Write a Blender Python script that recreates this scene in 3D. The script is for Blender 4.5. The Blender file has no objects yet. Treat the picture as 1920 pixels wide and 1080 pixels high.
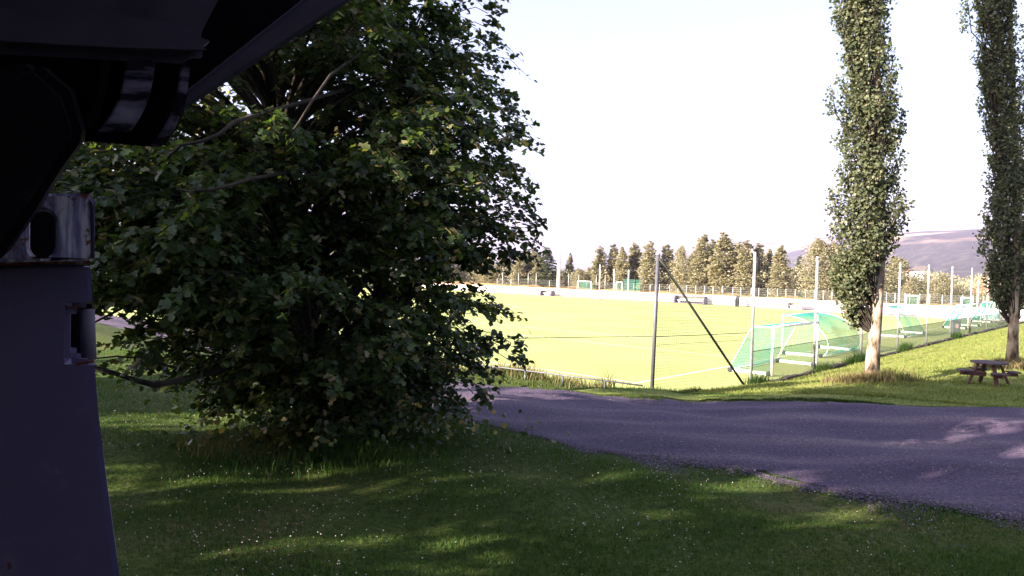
import bpy, bmesh, math, random
import numpy as np
from mathutils import Vector, Matrix

random.seed(7)
rng = np.random.default_rng(7)
C = bpy.context.scene.collection
scn = bpy.context.scene
R = math.radians

# ------------------------------------------------------------------ camera
CAM_Z = 4.2
FPX = 1400.0
PITCH, ROLL = R(-1.55), R(1.35)
cam_d = bpy.data.cameras.new('camera'); cam = bpy.data.objects.new('camera', cam_d); C.objects.link(cam)
cam_d.sensor_width = 36.0
cam_d.lens = 36.0 * FPX / 1920.0
cam_d.clip_start = 0.05; cam_d.clip_end = 20000
CROT = Matrix.Rotation(R(90) + PITCH, 3, 'X') @ Matrix.Rotation(ROLL, 3, 'Z')
cam.matrix_world = Matrix.Translation((0, 0, CAM_Z)) @ CROT.to_4x4()
scn.camera = cam

# ------------------------------------------------------------------ light
LD = Vector((0.892, 0.452, 0)).normalized()      # horizontal travel of sunlight
SUN_EL = R(21)
w = bpy.data.worlds.new('World'); scn.world = w; w.use_nodes = True
wn = w.node_tree.nodes; wl = w.node_tree.links
bg = wn['Background']
sky = wn.new('ShaderNodeTexSky'); sky.sky_type = 'NISHITA'; sky.sun_disc = False
sky.sun_elevation = SUN_EL
# the sun stands at -LD ; Nishita: rotation measured clockwise from +Y
sky.sun_rotation = math.atan2(-LD.x, -LD.y)
sky.dust_density = 2.2; sky.air_density = 1.0; sky.ozone_density = 1.6
veil = wn.new('ShaderNodeMixRGB'); veil.blend_type = 'ADD'; veil.inputs[0].default_value = 1.0
veil.inputs[2].default_value = (0.85, 0.78, 1.05, 1)          # thin bright high cloud all over the sky
wl.new(sky.outputs[0], veil.inputs[1]); wl.new(veil.outputs[0], bg.inputs[0]); bg.inputs[1].default_value = 0.05
sun_d = bpy.data.lights.new('sun', 'SUN'); sun_d.energy = 5.0; sun_d.angle = R(0.5)
sun_d.color = (1.0, 0.86, 0.68)
sun = bpy.data.objects.new('sun', sun_d); C.objects.link(sun)
to_sun = Vector((-LD.x * math.cos(SUN_EL), -LD.y * math.cos(SUN_EL), math.sin(SUN_EL)))
sun.rotation_euler = to_sun.to_track_quat('Z', 'Y').to_euler()
scn.view_settings.view_transform = 'Standard'; scn.view_settings.look = 'None'
scn.view_settings.gamma = 1.0; scn.view_settings.use_curve_mapping = False
scn.view_settings.exposure = 2.62
scn.cycles.max_bounces = 6; scn.cycles.diffuse_bounces = 3; scn.cycles.transparent_max_bounces = 8
scn.cycles.volume_bounces = 0

# ------------------------------------------------------------------ placing helpers
UD = Vector((0.669, 0.743)); VD = Vector((-0.743, 0.669))
def uv(u, v, z=0.0):
    return Vector((UD.x * u + VD.x * v, UD.y * u + VD.y * v, z))
def to_uv(x, y):
    return UD.x * x + UD.y * y, VD.x * x + VD.y * y
def ss(a, b, x):
    t = np.clip((x - a) / (b - a), 0, 1); return t * t * (3 - 2 * t)
def gz(x, y):
    """terrain height"""
    x = np.asarray(x, float); y = np.asarray(y, float)
    u = UD.x * x + UD.y * y; v = VD.x * x + VD.y * y
    d = np.maximum(np.maximum(22.0 - u, 11.7 - v), -.233 * (u - 21.2) - .973 * (v - 13.0))
    d0 = np.maximum(d, 0)
    zr = 1.5 * (1 - np.exp(-d0 / 5.0)); zl = 1.5 * ss(1.0, 14.0, d0)
    wgt = ss(11.0, 16.0, v)
    z = zr * (1 - wgt) + zl * wgt
    z = z * (1 - ss(90, 130, u))
    z = z - 0.14 * (1 - ss(0, 1.2, d))                  # lies under the pitch slab
    bump = 0.05 * np.sin(x * 0.9 + 1.3) * np.sin(y * 0.8) + 0.03 * np.sin(x * 2.1 + y * 1.7)
    return z + bump * ss(0.5, 3, d) 
def ray(px, py):
    d = CROT @ Vector(((px - 960) / FPX, (540 - py) / FPX, -1.0)); return d
def at_d(px, py, Y):
    d = ray(px, py); t = Y / d.y; return Vector((d.x * t, Y, CAM_Z + d.z * t))
def at_z(px, py, z=0.0):
    d = ray(px, py); t = (z - CAM_Z) / d.z; return Vector((d.x * t, d.y * t, z))
def at_g(px, py):
    z = 1.0
    for _ in range(40):
        p = at_z(px, py, z); z = 0.5 * z + 0.5 * float(gz(p.x, p.y))
    p = at_z(px, py, z); return p
def G(x, y, dz=0.0): return Vector((x, y, float(gz(x, y)) + dz))

# ------------------------------------------------------------------ object helpers
def tag(o, label=None, cat=None, group=None, kind=None):
    if label: o['label'] = label
    if cat: o['category'] = cat
    if group: o['group'] = group
    if kind: o['kind'] = kind
    return o
def thing(name, label, cat, loc=(0, 0, 0), group=None, rz=0.0):
    o = bpy.data.objects.new(name, None); C.objects.link(o)
    o.location = loc; o.rotation_euler = (0, 0, rz); o.empty_display_size = 0.2
    return tag(o, label, cat, group)
def link(name, me, mat=None, parent=None, smooth=False):
    if mat is not None and len(me.materials) == 0: me.materials.append(mat)
    o = bpy.data.objects.new(name, me); C.objects.link(o)
    if parent is not None: o.parent = parent
    if smooth: me.polygons.foreach_set('use_smooth', [True] * len(me.polygons))
    return o
def copy_tree(o, parent=None):
    c = o.copy(); C.objects.link(c)
    if parent is not None: c.parent = parent
    for ch in [k for k in bpy.data.objects if k.parent == o]: copy_tree(ch, c)
    return c
def npmesh(name, V, F):
    """V (n,3), F (m,k) constant polygon size"""
    V = np.asarray(V, np.float32); F = np.asarray(F, np.int32)
    me = bpy.data.meshes.new(name); m, k = F.shape
    me.vertices.add(len(V)); me.vertices.foreach_set('co', V.ravel())
    me.loops.add(m * k); me.loops.foreach_set('vertex_index', F.ravel())
    me.polygons.add(m); me.polygons.foreach_set('loop_start', np.arange(0, m * k, k, dtype=np.int32))
    me.polygons.foreach_set('loop_total', np.full(m, k, np.int32))
    me.update(); me.validate(); return me

class MB:
    def __init__(s): s.v = []; s.f = []
    def box(s, c, size, M=None):
        c = Vector(c); h = Vector(size) / 2; b = len(s.v)
        for i in (-1, 1):
            for j in (-1, 1):
                for k in (-1, 1):
                    p = Vector((i * h.x, j * h.y, k * h.z))
                    if M is not None: p = M @ p
                    s.v.append(tuple(c + p))
        for q in ((0,1,3,2),(4,6,7,5),(0,4,5,1),(2,3,7,6),(0,2,6,4),(1,5,7,3)):
            s.f.append(tuple(b + i for i in q))
        return s
    def bar(s, a, b, w, h, up=(0, 0, 1)):
        a = Vector(a); b = Vector(b); d = (b - a); L = d.length; d.normalize()
        up = Vector(up)
        if abs(d.dot(up)) > .99: up = Vector((1, 0, 0))
        x = d.cross(up).normalized(); z = x.cross(d)
        M = Matrix((x, d, z)).transposed()
        return s.box((a + b) / 2, (w, L, h), M)
    def tube(s, pts, rad, n=6, cap=True):
        pts = [Vector(p) for p in pts]
        if not hasattr(rad, '__len__'): rad = [rad] * len(pts)
        rings = []; ref = None
        for i, p in enumerate(pts):
            d = (pts[min(i + 1, len(pts) - 1)] - pts[max(i - 1, 0)])
            if d.length < 1e-9: d = Vector((0, 0, 1))
            d.normalize()
            if ref is None: ref = Vector((1, 0, 0)) if abs(d.x) < .8 else Vector((0, 1, 0))
            x = (ref - d * ref.dot(d)).normalized(); y = d.cross(x); ref = x
            b = len(s.v)
            for k in range(n):
                a = 2 * math.pi * k / n
                s.v.append(tuple(p + (x * math.cos(a) + y * math.sin(a)) * rad[i]))
            rings.append(b)
        for i in range(len(rings) - 1):
            for k in range(n):
                k2 = (k + 1) % n
                s.f.append((rings[i] + k, rings[i] + k2, rings[i + 1] + k2, rings[i + 1] + k))
        if cap:
            s.f.append(tuple(rings[0] + k for k in range(n))[::-1])
            s.f.append(tuple(rings[-1] + k for k in range(n)))
        return s
    def prism(s, pts, off):
        """closed outline (3D) extruded by off"""
        off = Vector(off); n = len(pts); b = len(s.v)
        s.v += [tuple(Vector(p)) for p in pts] + [tuple(Vector(p) + off) for p in pts]
        s.f.append(tuple(b + i for i in range(n)))
        s.f.append(tuple(b + n + i for i in range(n))[::-1])
        for i in range(n):
            j = (i + 1) % n
            s.f.append((b + i, b + n + i, b + n + j, b + j))
        return s
    def mesh(s, name):
        me = bpy.data.meshes.new(name); me.from_pydata(s.v, [], s.f); me.update()
        bm = bmesh.new(); bm.from_mesh(me); bmesh.ops.recalc_face_normals(bm, faces=bm.faces); bm.to_mesh(me); bm.free()
        return me
    def build(s, name, mat, parent=None, smooth=False, bevel=0.0):
        me = s.mesh(name)
        if bevel:
            bm = bmesh.new(); bm.from_mesh(me)
            bmesh.ops.bevel(bm, geom=list(bm.edges), offset=bevel, segments=2, affect='EDGES', profile=.6)
            bm.to_mesh(me); bm.free()
        return link(name, me, mat, parent, smooth)

# ------------------------------------------------------------------ materials
def new_mat(name):
    m = bpy.data.materials.new(name); m.use_nodes = True
    nt = m.node_tree; return m, nt, nt.nodes, nt.links, nt.nodes['Principled BSDF']
def ramp(nodes, stops):
    r = nodes.new('ShaderNodeValToRGB'); e = r.color_ramp.elements
    while len(e) < len(stops): e.new(0.5)
    for i, (p, c) in enumerate(stops): e[i].position = p; e[i].color = (c[0], c[1], c[2], 1)
    return r
def noisy(name, stops, scale=4, rough=.8, detail=6, bump=0.0, bscale=None, metallic=0.0, stretch=None, spec=.3):
    m, nt, n, l, p = new_mat(name)
    tc = n.new('ShaderNodeTexCoord'); src = tc.outputs['Object']
    if stretch:
        mp = n.new('ShaderNodeMapping'); mp.inputs['Scale'].default_value = stretch; l.new(src, mp.inputs[0]); src = mp.outputs[0]
    t = n.new('ShaderNodeTexNoise'); t.inputs['Scale'].default_value = scale; t.inputs['Detail'].default_value = detail
    l.new(src, t.inputs['Vector'])
    r = ramp(n, stops); l.new(t.outputs[0], r.inputs[0]); l.new(r.outputs[0], p.inputs['Base Color'])
    p.inputs['Roughness'].default_value = rough; p.inputs['Metallic'].default_value = metallic
    p.inputs['Specular IOR Level'].default_value = spec
    if bump:
        t2 = n.new('ShaderNodeTexNoise'); t2.inputs['Scale'].default_value = bscale or scale * 5; t2.inputs['Detail'].default_value = 5
        l.new(src, t2.inputs['Vector'])
        b = n.new('ShaderNodeBump'); b.inputs['Strength'].default_value = bump; b.inputs['Distance'].default_value = .02
        l.new(t2.outputs[0], b.inputs['Height']); l.new(b.outputs[0], p.inputs['Normal'])
    return m
def flat(name, c, rough=.6, metallic=0.0):
    return noisy(name, [(.35, [k * .85 for k in c]), (.65, [min(1, k * 1.1) for k in c])], 9, rough, metallic=metallic)
def leafy(name, stops, trans=.35, rough=.5, tcol=None):
    m, nt, n, l, p = new_mat(name)
    g = n.new('ShaderNodeNewGeometry'); r = ramp(n, stops)
    l.new(g.outputs['Random Per Island'], r.inputs[0]); l.new(r.outputs[0], p.inputs['Base Color'])
    p.inputs['Roughness'].default_value = rough; p.inputs['Specular IOR Level'].default_value = .35
    t = n.new('ShaderNodeBsdfTranslucent')
    mx = n.new('ShaderNodeMixRGB'); mx.blend_type = 'MULTIPLY'; mx.inputs[0].default_value = 1
    mx.inputs[2].default_value = tcol or (1.6, 1.7, .5, 1)
    l.new(r.outputs[0], mx.inputs[1]); l.new(mx.outputs[0], t.inputs[0])
    ms = n.new('ShaderNodeMixShader'); ms.inputs[0].default_value = trans
    l.new(p.outputs[0], ms.inputs[1]); l.new(t.outputs[0], ms.inputs[2])
    l.new(ms.outputs[0], n['Material Output'].inputs[0]); return m

M = {}
M['maple'] = leafy('maple_leaf', [(0, (.026, .046, .020)), (.55, (.046, .074, .026)), (.85, (.085, .115, .032)), (1, (.30, .22, .14))], .42, .33)
M['lime'] = leafy('lime_leaf', [(0, (.025, .042, .022)), (.6, (.042, .066, .030)), (.90, (.07, .095, .04)), (1, (.24, .18, .14))], .4, .36)
M['poplar'] = leafy('poplar_leaf', [(0, (.035, .048, .024)), (.5, (.062, .075, .036)), (.92, (.09, .10, .05)), (1, (.17, .15, .11))], .22, .6)
M['birch'] = leafy('birch_leaf', [(0, (.16, .165, .10)), (.6, (.26, .245, .16)), (1, (.40, .33, .26))], .35, .7, (1.3, 1.3, .7, 1))
M['spruce'] = leafy('spruce_needle', [(0, (.025, .04, .02)), (1, (.06, .075, .03))], .1, .6)
M['bark_dark'] = noisy('bark_dark', [(.3, (.014, .010, .009)), (.7, (.05, .038, .032))], 8, .9, bump=.6, stretch=(1, 1, .25))
M['bark_pop'] = noisy('bark_poplar', [(.38, (.05, .035, .028)), (.46, (.20, .14, .10)), (.60, (.40, .32, .25)), (.75, (.30, .21, .15))], 5, .85, bump=.6, stretch=(1, 1, .45))
M['bark_birch'] = noisy('bark_birch', [(.35, (.12, .10, .09)), (.5, (.6, .55, .5))], 3, .8)
M['grassblade'] = leafy('grass_blade', [(0, (.020, .056, .008)), (.6, (.038, .090, .013)), (.93, (.066, .105, .019)), (1, (.12, .10, .04))], .3, .8)  # near grass darkened, shade put into the colour
M['slopeblade'] = leafy('slope_grass_blade', [(0, (.11, .14, .035)), (.6, (.16, .19, .05)), (.93, (.19, .20, .06)), (1, (.25, .20, .10))], .3, .7)  # brighter grass for the slope, sunlight put into the colour
M['vergeblade'] = leafy('verge_blade', [(0, (.03, .055, .012)), (.6, (.05, .085, .018)), (1, (.10, .10, .03))], .25, .8)
M['drygrass'] = leafy('dry_grass_blade', [(0, (.05, .06, .02)), (.5, (.13, .10, .05)), (1, (.22, .165, .09))], .3, .8)
M['petal'] = flat('clover_petal', (.55, .47, .46), .7)
M['steel_grey'] = noisy('galvanised_steel', [(.3, (.32, .32, .34)), (.7, (.46, .46, .48))], 6, .45, metallic=.3)
M['steel_dark'] = flat('dark_steel', (.09, .09, .11), .5, .3)
M['white_paint'] = flat('white_paint', (.8, .8, .8), .5)
M['black_rub'] = flat('black_rubber', (.03, .03, .035), .8)
M['goalnet'] = flat('green_goal_net', (.015, .24, .19), .8)
M['farnet'] = flat('dull_teal_net', (.06, .19, .15), .8)
M['wire'] = flat('fence_wire', (.12, .13, .13), .6, .2)
M['wire_green'] = flat('green_fence_wire', (.025, .045, .035), .7)
M['wood_red'] = noisy('red_brown_wood', [(.3, (.065, .027, .024)), (.7, (.12, .052, .045))], 5, .75, bump=.3, stretch=(1, 6, 1))
M['wood_top'] = noisy('weathered_wood', [(.3, (.06, .04, .05)), (.7, (.13, .09, .105))], 5, .75, bump=.4, stretch=(1, 6, 1))
M['soil'] = noisy('dark_kerb_stone', [(.35, (.035, .03, .03)), (.7, (.12, .095, .085))], 5, .95, bump=1)
M['board_white'] = flat('white_board', (.78, .74, .76), .5)
M['board_purple'] = flat('purple_board', (.32, .22, .42), .5)
M['board_dark'] = flat('dark_board', (.10, .08, .15), .6)
M['board_pink'] = noisy('faded_pink_board', [(.4, (.75, .45, .42)), (.6, (.8, .68, .68))], 1.5, .6)
M['board_blue'] = flat('pale_blue_board', (.45, .68, .78), .5)
M['red_trim'] = flat('red_trim', (.45, .13, .10), .6)
M['red_wall'] = flat('red_timber', (.42, .07, .05), .7)
M['cream_wall'] = flat('cream_timber', (.70, .60, .50), .7)
M['roof'] = flat('dark_roof', (.10, .08, .08), .7)
M['orange_roof'] = flat('orange_roof_tile', (.5, .2, .12), .7)
M['glass'] = flat('window_glass', (.05, .06, .08), .15)
M['bin'] = flat('grey_bin', (.14, .15, .18), .55)
M['pinkmark'] = flat('faded_pink_print', (.65, .45, .48), .6)
M['line'] = flat('pitch_line_paint', (.62, .62, .50), .8)
M['dark_oak'] = flat('near_black', (.03, .035, .03), .7)

M['canopy'] = noisy('dull_grey_steel', [(.3, (.07, .06, .085)), (.7, (.105, .09, .12))], 10, .75, spec=.15)
M['blacksteel'] = noisy('black_greasy_steel', [(.35, (.004, .0035, .005)), (.62, (.007, .006, .009)), (.78, (.03, .026, .034))], 16, .7, stretch=(1, 1, .5), spec=.12)
# ground
def ground_mat(name, stops):
    m, nt, n, l, p = new_mat(name)
    tc = n.new('ShaderNodeTexCoord')
    a = n.new('ShaderNodeTexNoise'); a.inputs['Scale'].default_value = .35; a.inputs['Detail'].default_value = 8; a.inputs['Roughness'].default_value = .65
    b = n.new('ShaderNodeTexNoise'); b.inputs['Scale'].default_value = 14; b.inputs['Detail'].default_value = 6
    l.new(tc.outputs['Object'], a.inputs[0]); l.new(tc.outputs['Object'], b.inputs[0])
    r1 = ramp(n, [(.3, stops[0]), (.52, stops[1]), (.7, stops[2])])
    r2 = ramp(n, [(.35, (.55, .6, .5)), (.65, (1.25, 1.2, 1.1))])
    l.new(a.outputs[0], r1.inputs[0]); l.new(b.outputs[0], r2.inputs[0])
    mx = n.new('ShaderNodeMixRGB'); mx.blend_type = 'MULTIPLY'; mx.inputs[0].default_value = 1
    l.new(r1.outputs[0], mx.inputs[1]); l.new(r2.outputs[0], mx.inputs[2]); l.new(mx.outputs[0], p.inputs['Base Color'])
    bp = n.new('ShaderNodeBump'); bp.inputs['Strength'].default_value = .8; bp.inputs['Distance'].default_value = .05
    l.new(b.outputs[0], bp.inputs['Height']); l.new(bp.outputs[0], p.inputs['Normal'])
    p.inputs['Roughness'].default_value = .95; p.inputs['Specular IOR Level'].default_value = .1
    return m
def turf_mat():
    m, nt, n, l, p = new_mat('pitch_turf')
    tc = n.new('ShaderNodeTexCoord')
    a = n.new('ShaderNodeTexNoise'); a.inputs['Scale'].default_value = .12; a.inputs['Detail'].default_value = 8
    b = n.new('ShaderNodeTexNoise'); b.inputs['Scale'].default_value = 9; b.inputs['Detail'].default_value = 5
    l.new(tc.outputs['Object'], a.inputs[0]); l.new(tc.outputs['Object'], b.inputs[0])
    r1 = ramp(n, [(.3, (.29, .34, .12)), (.7, (.37, .40, .17))])
    r2 = ramp(n, [(.3, (.75, .78, .7)), (.7, (1.15, 1.12, 1.1))])
    l.new(a.outputs[0], r1.inputs[0]); l.new(b.outputs[0], r2.inputs[0])
    mx = n.new('ShaderNodeMixRGB'); mx.blend_type = 'MULTIPLY'; mx.inputs[0].default_value = 1
    l.new(r1.outputs[0], mx.inputs[1]); l.new(r2.outputs[0], mx.inputs[2]); l.new(mx.outputs[0], p.inputs['Base Color'])
    p.inputs['Roughness'].default_value = .95; p.inputs['Specular IOR Level'].default_value = .1
    return m
def road_mat():
    m, nt, n, l, p = new_mat('gravel_asphalt')
    tc = n.new('ShaderNodeTexCoord')
    mp = n.new('ShaderNodeMapping'); mp.inputs['Rotation'].default_value = (0, 0, R(35)); mp.inputs['Scale'].default_value = (.12, .9, 1)
    l.new(tc.outputs['Object'], mp.inputs[0])
    a = n.new('ShaderNodeTexNoise'); a.inputs['Scale'].default_value = 1.0; a.inputs['Detail'].default_value = 7
    l.new(mp.outputs[0], a.inputs[0])
    b = n.new('ShaderNodeTexNoise'); b.inputs['Scale'].default_value = 22; b.inputs['Detail'].default_value = 8; b.inputs['Roughness'].default_value = .75
    v = n.new('ShaderNodeTexVoronoi'); v.inputs['Scale'].default_value = 26
    l.new(tc.outputs['Object'], b.inputs[0]); l.new(tc.outputs['Object'], v.inputs['Vector'])
    r1 = ramp(n, [(.32, (.046, .032, .064)), (.5, (.070, .051, .090)), (.68, (.125, .094, .118))])
    r2 = ramp(n, [(.36, (.35, .35, .38)), (.5, (.95, .95, .95)), (.64, (1.9, 1.75, 1.7))])
    r3 = ramp(n, [(0.0, (2.4, 2.1, 2.0)), (.10, (1, 1, 1)), (.8, (1, 1, 1)), (1, (.7, .7, .7))])
    l.new(a.outputs[0], r1.inputs[0]); l.new(b.outputs[0], r2.inputs[0]); l.new(v.outputs['Distance'], r3.inputs[0])
    mx = n.new('ShaderNodeMixRGB'); mx.blend_type = 'MULTIPLY'; mx.inputs[0].default_value = 1
    m2 = n.new('ShaderNodeMixRGB'); m2.blend_type = 'MULTIPLY'; m2.inputs[0].default_value = 1
    l.new(r1.outputs[0], mx.inputs[1]); l.new(r2.outputs[0], mx.inputs[2])
    l.new(mx.outputs[0], m2.inputs[1]); l.new(r3.outputs[0], m2.inputs[2]); l.new(m2.outputs[0], p.inputs['Base Color'])
    bp = n.new('ShaderNodeBump'); bp.inputs['Strength'].default_value = .7; bp.inputs['Distance'].default_value = .03
    l.new(b.outputs[0], bp.inputs['Height']); l.new(bp.outputs[0], p.inputs['Normal'])
    p.inputs['Roughness'].default_value = .9; p.inputs['Specular IOR Level'].default_value = .25
    return m
def hill_mat():
    m, nt, n, l, p = new_mat('forested_hill')
    tc = n.new('ShaderNodeTexCoord')
    a = n.new('ShaderNodeTexNoise'); a.inputs['Scale'].default_value = .03; a.inputs['Detail'].default_value = 10; a.inputs['Roughness'].default_value = .85
    b = n.new('ShaderNodeTexNoise'); b.inputs['Scale'].default_value = .0022; b.inputs['Detail'].default_value = 4
    mp = n.new('ShaderNodeMapping'); mp.inputs['Scale'].default_value = (.6, .6, 3.5)
    l.new(tc.outputs['Object'], mp.inputs[0])
    l.new(tc.outputs['Object'], a.inputs[0]); l.new(mp.outputs[0], b.inputs[0])
    r1 = ramp(n, [(.38, (.006, .010, .010)), (.5, (.030, .034, .026)), (.62, (.11, .10, .075))])
    r2 = ramp(n, [(.50, (0, 0, 0)), (.54, (1, 1, 1))])
    l.new(a.outputs[0], r1.inputs[0]); l.new(b.outputs[0], r2.inputs[0])
    s = n.new('ShaderNodeSeparateXYZ'); l.new(tc.outputs['Object'], s.inputs[0])
    mr = n.new('ShaderNodeMapRange'); mr.inputs[1].default_value = 105; mr.inputs[2].default_value = 135; l.new(s.outputs[2], mr.inputs[0])
    mul = n.new('ShaderNodeMath'); mul.operation = 'MULTIPLY'; l.new(mr.outputs[0], mul.inputs[0]); l.new(r2.outputs[0], mul.inputs[1])
    mx = n.new('ShaderNodeMixRGB'); l.new(mul.outputs[0], mx.inputs[0]); l.new(r1.outputs[0], mx.inputs[1]); mx.inputs[2].default_value = (.40, .28, .22, 1)
    l.new(mx.outputs[0], p.inputs['Base Color']); p.inputs['Roughness'].default_value = 1; p.inputs['Specular IOR Level'].default_value = 0
    return m
M['ground'] = ground_mat('lawn_ground', ((.034, .052, .013), (.052, .076, .018), (.095, .085, .036))); M['lit'] = ground_mat('lit_slope', ((.13, .17, .04), (.18, .21, .055), (.24, .23, .09))); M['turf'] = turf_mat(); M['road'] = road_mat(); M['hill'] = hill_mat()  # near lawn coloured dark as shade, slope lawn coloured bright as sunlight
M['haypath'] = noisy('dry_bank_grass', [(.3, (.24, .17, .07)), (.6, (.42, .30, .15)), (.8, (.28, .26, .09))], 1.2, .95, spec=.1)
M['track'] = noisy('reddish_gravel', [(.3, (.36, .26, .26)), (.7, (.50, .38, .38))], .8, .95, spec=.1)

# ------------------------------------------------------------------ ground sheet
def axis(lo, hi, fine_lo, fine_hi, fine, n_out):
    a = list(np.arange(fine_lo, fine_hi + 1e-6, fine))
    l_ = [fine_lo - (fine_lo - lo) * (i / n_out) ** 3 for i in range(n_out, 0, -1)]
    r_ = [fine_hi + (hi - fine_hi) * (i / n_out) ** 3 for i in range(1, n_out + 1)]
    return np.array(l_ + a + r_)
gx = axis(-9000, 9000, -32, 70, .5, 26); gy = axis(-300, 9000, -6, 105, .5, 26)
X, Y = np.meshgrid(gx, gy, indexing='ij'); Z = gz(X, Y)
nx, ny = X.shape
idx = np.arange(nx * ny).reshape(nx, ny)
F = np.stack([idx[:-1, :-1], idx[1:, :-1], idx[1:, 1:], idx[:-1, 1:]], -1).reshape(-1, 4)
me = npmesh('ground', np.stack([X, Y, Z], -1).reshape(-1, 3), F)
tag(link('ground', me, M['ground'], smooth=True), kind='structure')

def sheet(name, left, right, n_u, n_v, dz, mat, ragged=0.0):
    """a strip between two polylines draped on the terrain"""
    def res(P, n):
        P = np.array(P, float)[:, :2]; seg = np.r_[0, np.cumsum(np.linalg.norm(np.diff(P, axis=0), axis=1))]
        t = np.linspace(0, seg[-1], n); return np.stack([np.interp(t, seg, P[:, 0]), np.interp(t, seg, P[:, 1])], -1)
    A = res(left, n_u); B = res(right, n_u)
    if ragged:
        def rag(P, sd):
            r = np.random.default_rng(sd); o = np.zeros(len(P))
            for k, a in ((60, 1.0), (25, .7), (8, .5), (3, .45), (1, .35)):
                kn = r.normal(0, 1, len(P) // k + 3); o += a * np.interp(np.arange(len(P)) / k, np.arange(len(kn)), kn)
            return o * ragged
        D = (B - A); D /= np.linalg.norm(D, axis=1)[:, None]
        A = A + D * rag(A, 3)[:, None] ; B = B + D * rag(B, 5)[:, None]
    t = np.linspace(0, 1, n_v)[None, :, None]
    P = A[:, None] * (1 - t) + B[:, None] * t
    z = gz(P[..., 0], P[..., 1]) + dz
    V = np.concatenate([P, z[..., None]], -1).reshape(-1, 3)
    i = np.arange(n_u * n_v).reshape(n_u, n_v)
    F = np.stack([i[:-1, :-1], i[1:, :-1], i[1:, 1:], i[:-1, 1:]], -1).reshape(-1, 4)
    return link(name, npmesh(name, V, F), mat, smooth=True)
near_px = [(800, 772), (880, 790), (960, 806), (1100, 842), (1240, 865), (1400, 885), (1450, 902), (1540, 922), (1700, 942), (1860, 966), (1990, 985), (2300, 1020)]
far_px = [(930, 724), (1000, 731), (1100, 739), (1230, 748), (1330, 753), (1420, 752), (1500, 751), (1600, 757), (1700, 762), (1830, 765), (1920, 766), (2150, 772), (2500, 785)]
near_e = [(-60, 84), (-32, 52), (-20, 38), (-12, 28), (-6, 20)] + [tuple(at_g(*p)[:2]) for p in near_px] + [(14, 5.0), (24, 0)]
far_e = [(-50, 96), (-30, 66), (-16, 46), (-9, 35), (-4, 27.5)] + [tuple(at_g(*p)[:2]) for p in far_px] + [(30, 13), (40, 10)]
road = tag(sheet('gravel_road', near_e, far_e, 1600, 60, .018, M['road'], .10), kind='structure')
# worn margin of thin gravel between lawn and road
NE = np.array(near_e); FE = np.array(far_e)

# paler mown lawn beyond the road, sunlight painted into its brighter colour
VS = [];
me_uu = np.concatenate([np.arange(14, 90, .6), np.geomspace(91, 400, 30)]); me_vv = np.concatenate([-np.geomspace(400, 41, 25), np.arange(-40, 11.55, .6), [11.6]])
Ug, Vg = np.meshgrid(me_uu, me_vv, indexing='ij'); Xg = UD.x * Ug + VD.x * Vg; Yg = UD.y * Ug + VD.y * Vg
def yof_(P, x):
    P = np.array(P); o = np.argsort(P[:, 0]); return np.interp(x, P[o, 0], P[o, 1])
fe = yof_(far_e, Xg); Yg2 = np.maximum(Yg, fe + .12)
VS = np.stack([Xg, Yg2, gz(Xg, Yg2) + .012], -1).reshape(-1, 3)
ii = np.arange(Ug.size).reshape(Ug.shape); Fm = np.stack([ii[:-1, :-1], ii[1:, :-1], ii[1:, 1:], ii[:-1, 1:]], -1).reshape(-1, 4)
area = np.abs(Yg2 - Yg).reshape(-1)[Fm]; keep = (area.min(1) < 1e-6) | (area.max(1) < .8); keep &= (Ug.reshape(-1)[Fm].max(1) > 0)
tag(link('lit_lawn', npmesh('lit_lawn', VS, Fm[keep]), M['lit'], smooth=True), kind='structure')

# ------------------------------------------------------------------ pitch
U0, U1, V0, V1 = 21.2, 90.0, 12.0, 112.0
def quadsheet(name, pts, mat, z, n=1, parent=None):
    b = MB(); b.v = [(*uv(u, v)[:2], z) for u, v in pts]; b.f = [tuple(range(len(pts)))]
    return b.build(name, mat, parent)
b = MB(); b.prism([uv(26.2, V0, 0), uv(U1, V0, 0), uv(U1, V1, 0), uv(U0, V1, 0), uv(U0, 13.2, 0)], (0, 0, -.10))
pitch = tag(b.build('football_pitch', M['turf']), kind='structure')
tag(quadsheet('gravel_strip', [(86.5, V0), (U1 - .05, V0), (U1 - .05, 42), (86.5, 30)], M['track'], .006), kind='structure')
def strip(u0, v0, u1, v1, w=.12):
    a = uv(u0, v0); c = uv(u1, v1); d = (c - a).normalized(); n_ = Vector((-d.y, d.x, 0)) * w / 2
    return [a - n_, c - n_, c + n_, a + n_]
lines = [(23.6, 15.1, 84, 15.1), (23.9, 15.3, 23.9, 105), (84, 15.3, 84, 105), (35.0, 15.3, 35.0, 50), (54, 15.3, 54, 105),
         (40, 25, 40, 70), (24.1, 42, 40, 42), (68, 30, 84, 30), (68, 30, 68, 70), (47, 15.3, 47, 40), (62, 15.3, 62, 34)]
for i, q in enumerate(lines):
    b = MB(); pts = strip(*q, w=.14); z = .006 + .002 * i
    b.v = [(p.x, p.y, z) for p in pts]; b.f = [(0, 1, 2, 3)]
    tag(b.build('pitch_line', M['line']), kind='structure')
b = MB(); ring = []
for k in range(48):
    a = 2 * math.pi * k / 48
    for rr in (9.0, 9.14): p = uv(54 + rr * math.cos(a), 60 + rr * math.sin(a)); b.v.append((p.x, p.y, .032))
for k in range(48):
    j = (k + 1) % 48; b.f.append((2 * k, 2 * k + 1, 2 * j + 1, 2 * j))
tag(b.build('pitch_line', M['line']), kind='structure')
b = MB(); pts = [at_z(x, y, .02) for x, y in ((900, 637), (985, 634), (1110, 632), (1230, 631), (1320, 628), (1400, 624))]
b.tube(pts, .022, 5)  # thin dark tube laid across the pitch
tag(b.build('stripe', M['dark_oak']), 'thin dark stripe lying across the pitch', 'stripe')

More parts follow.
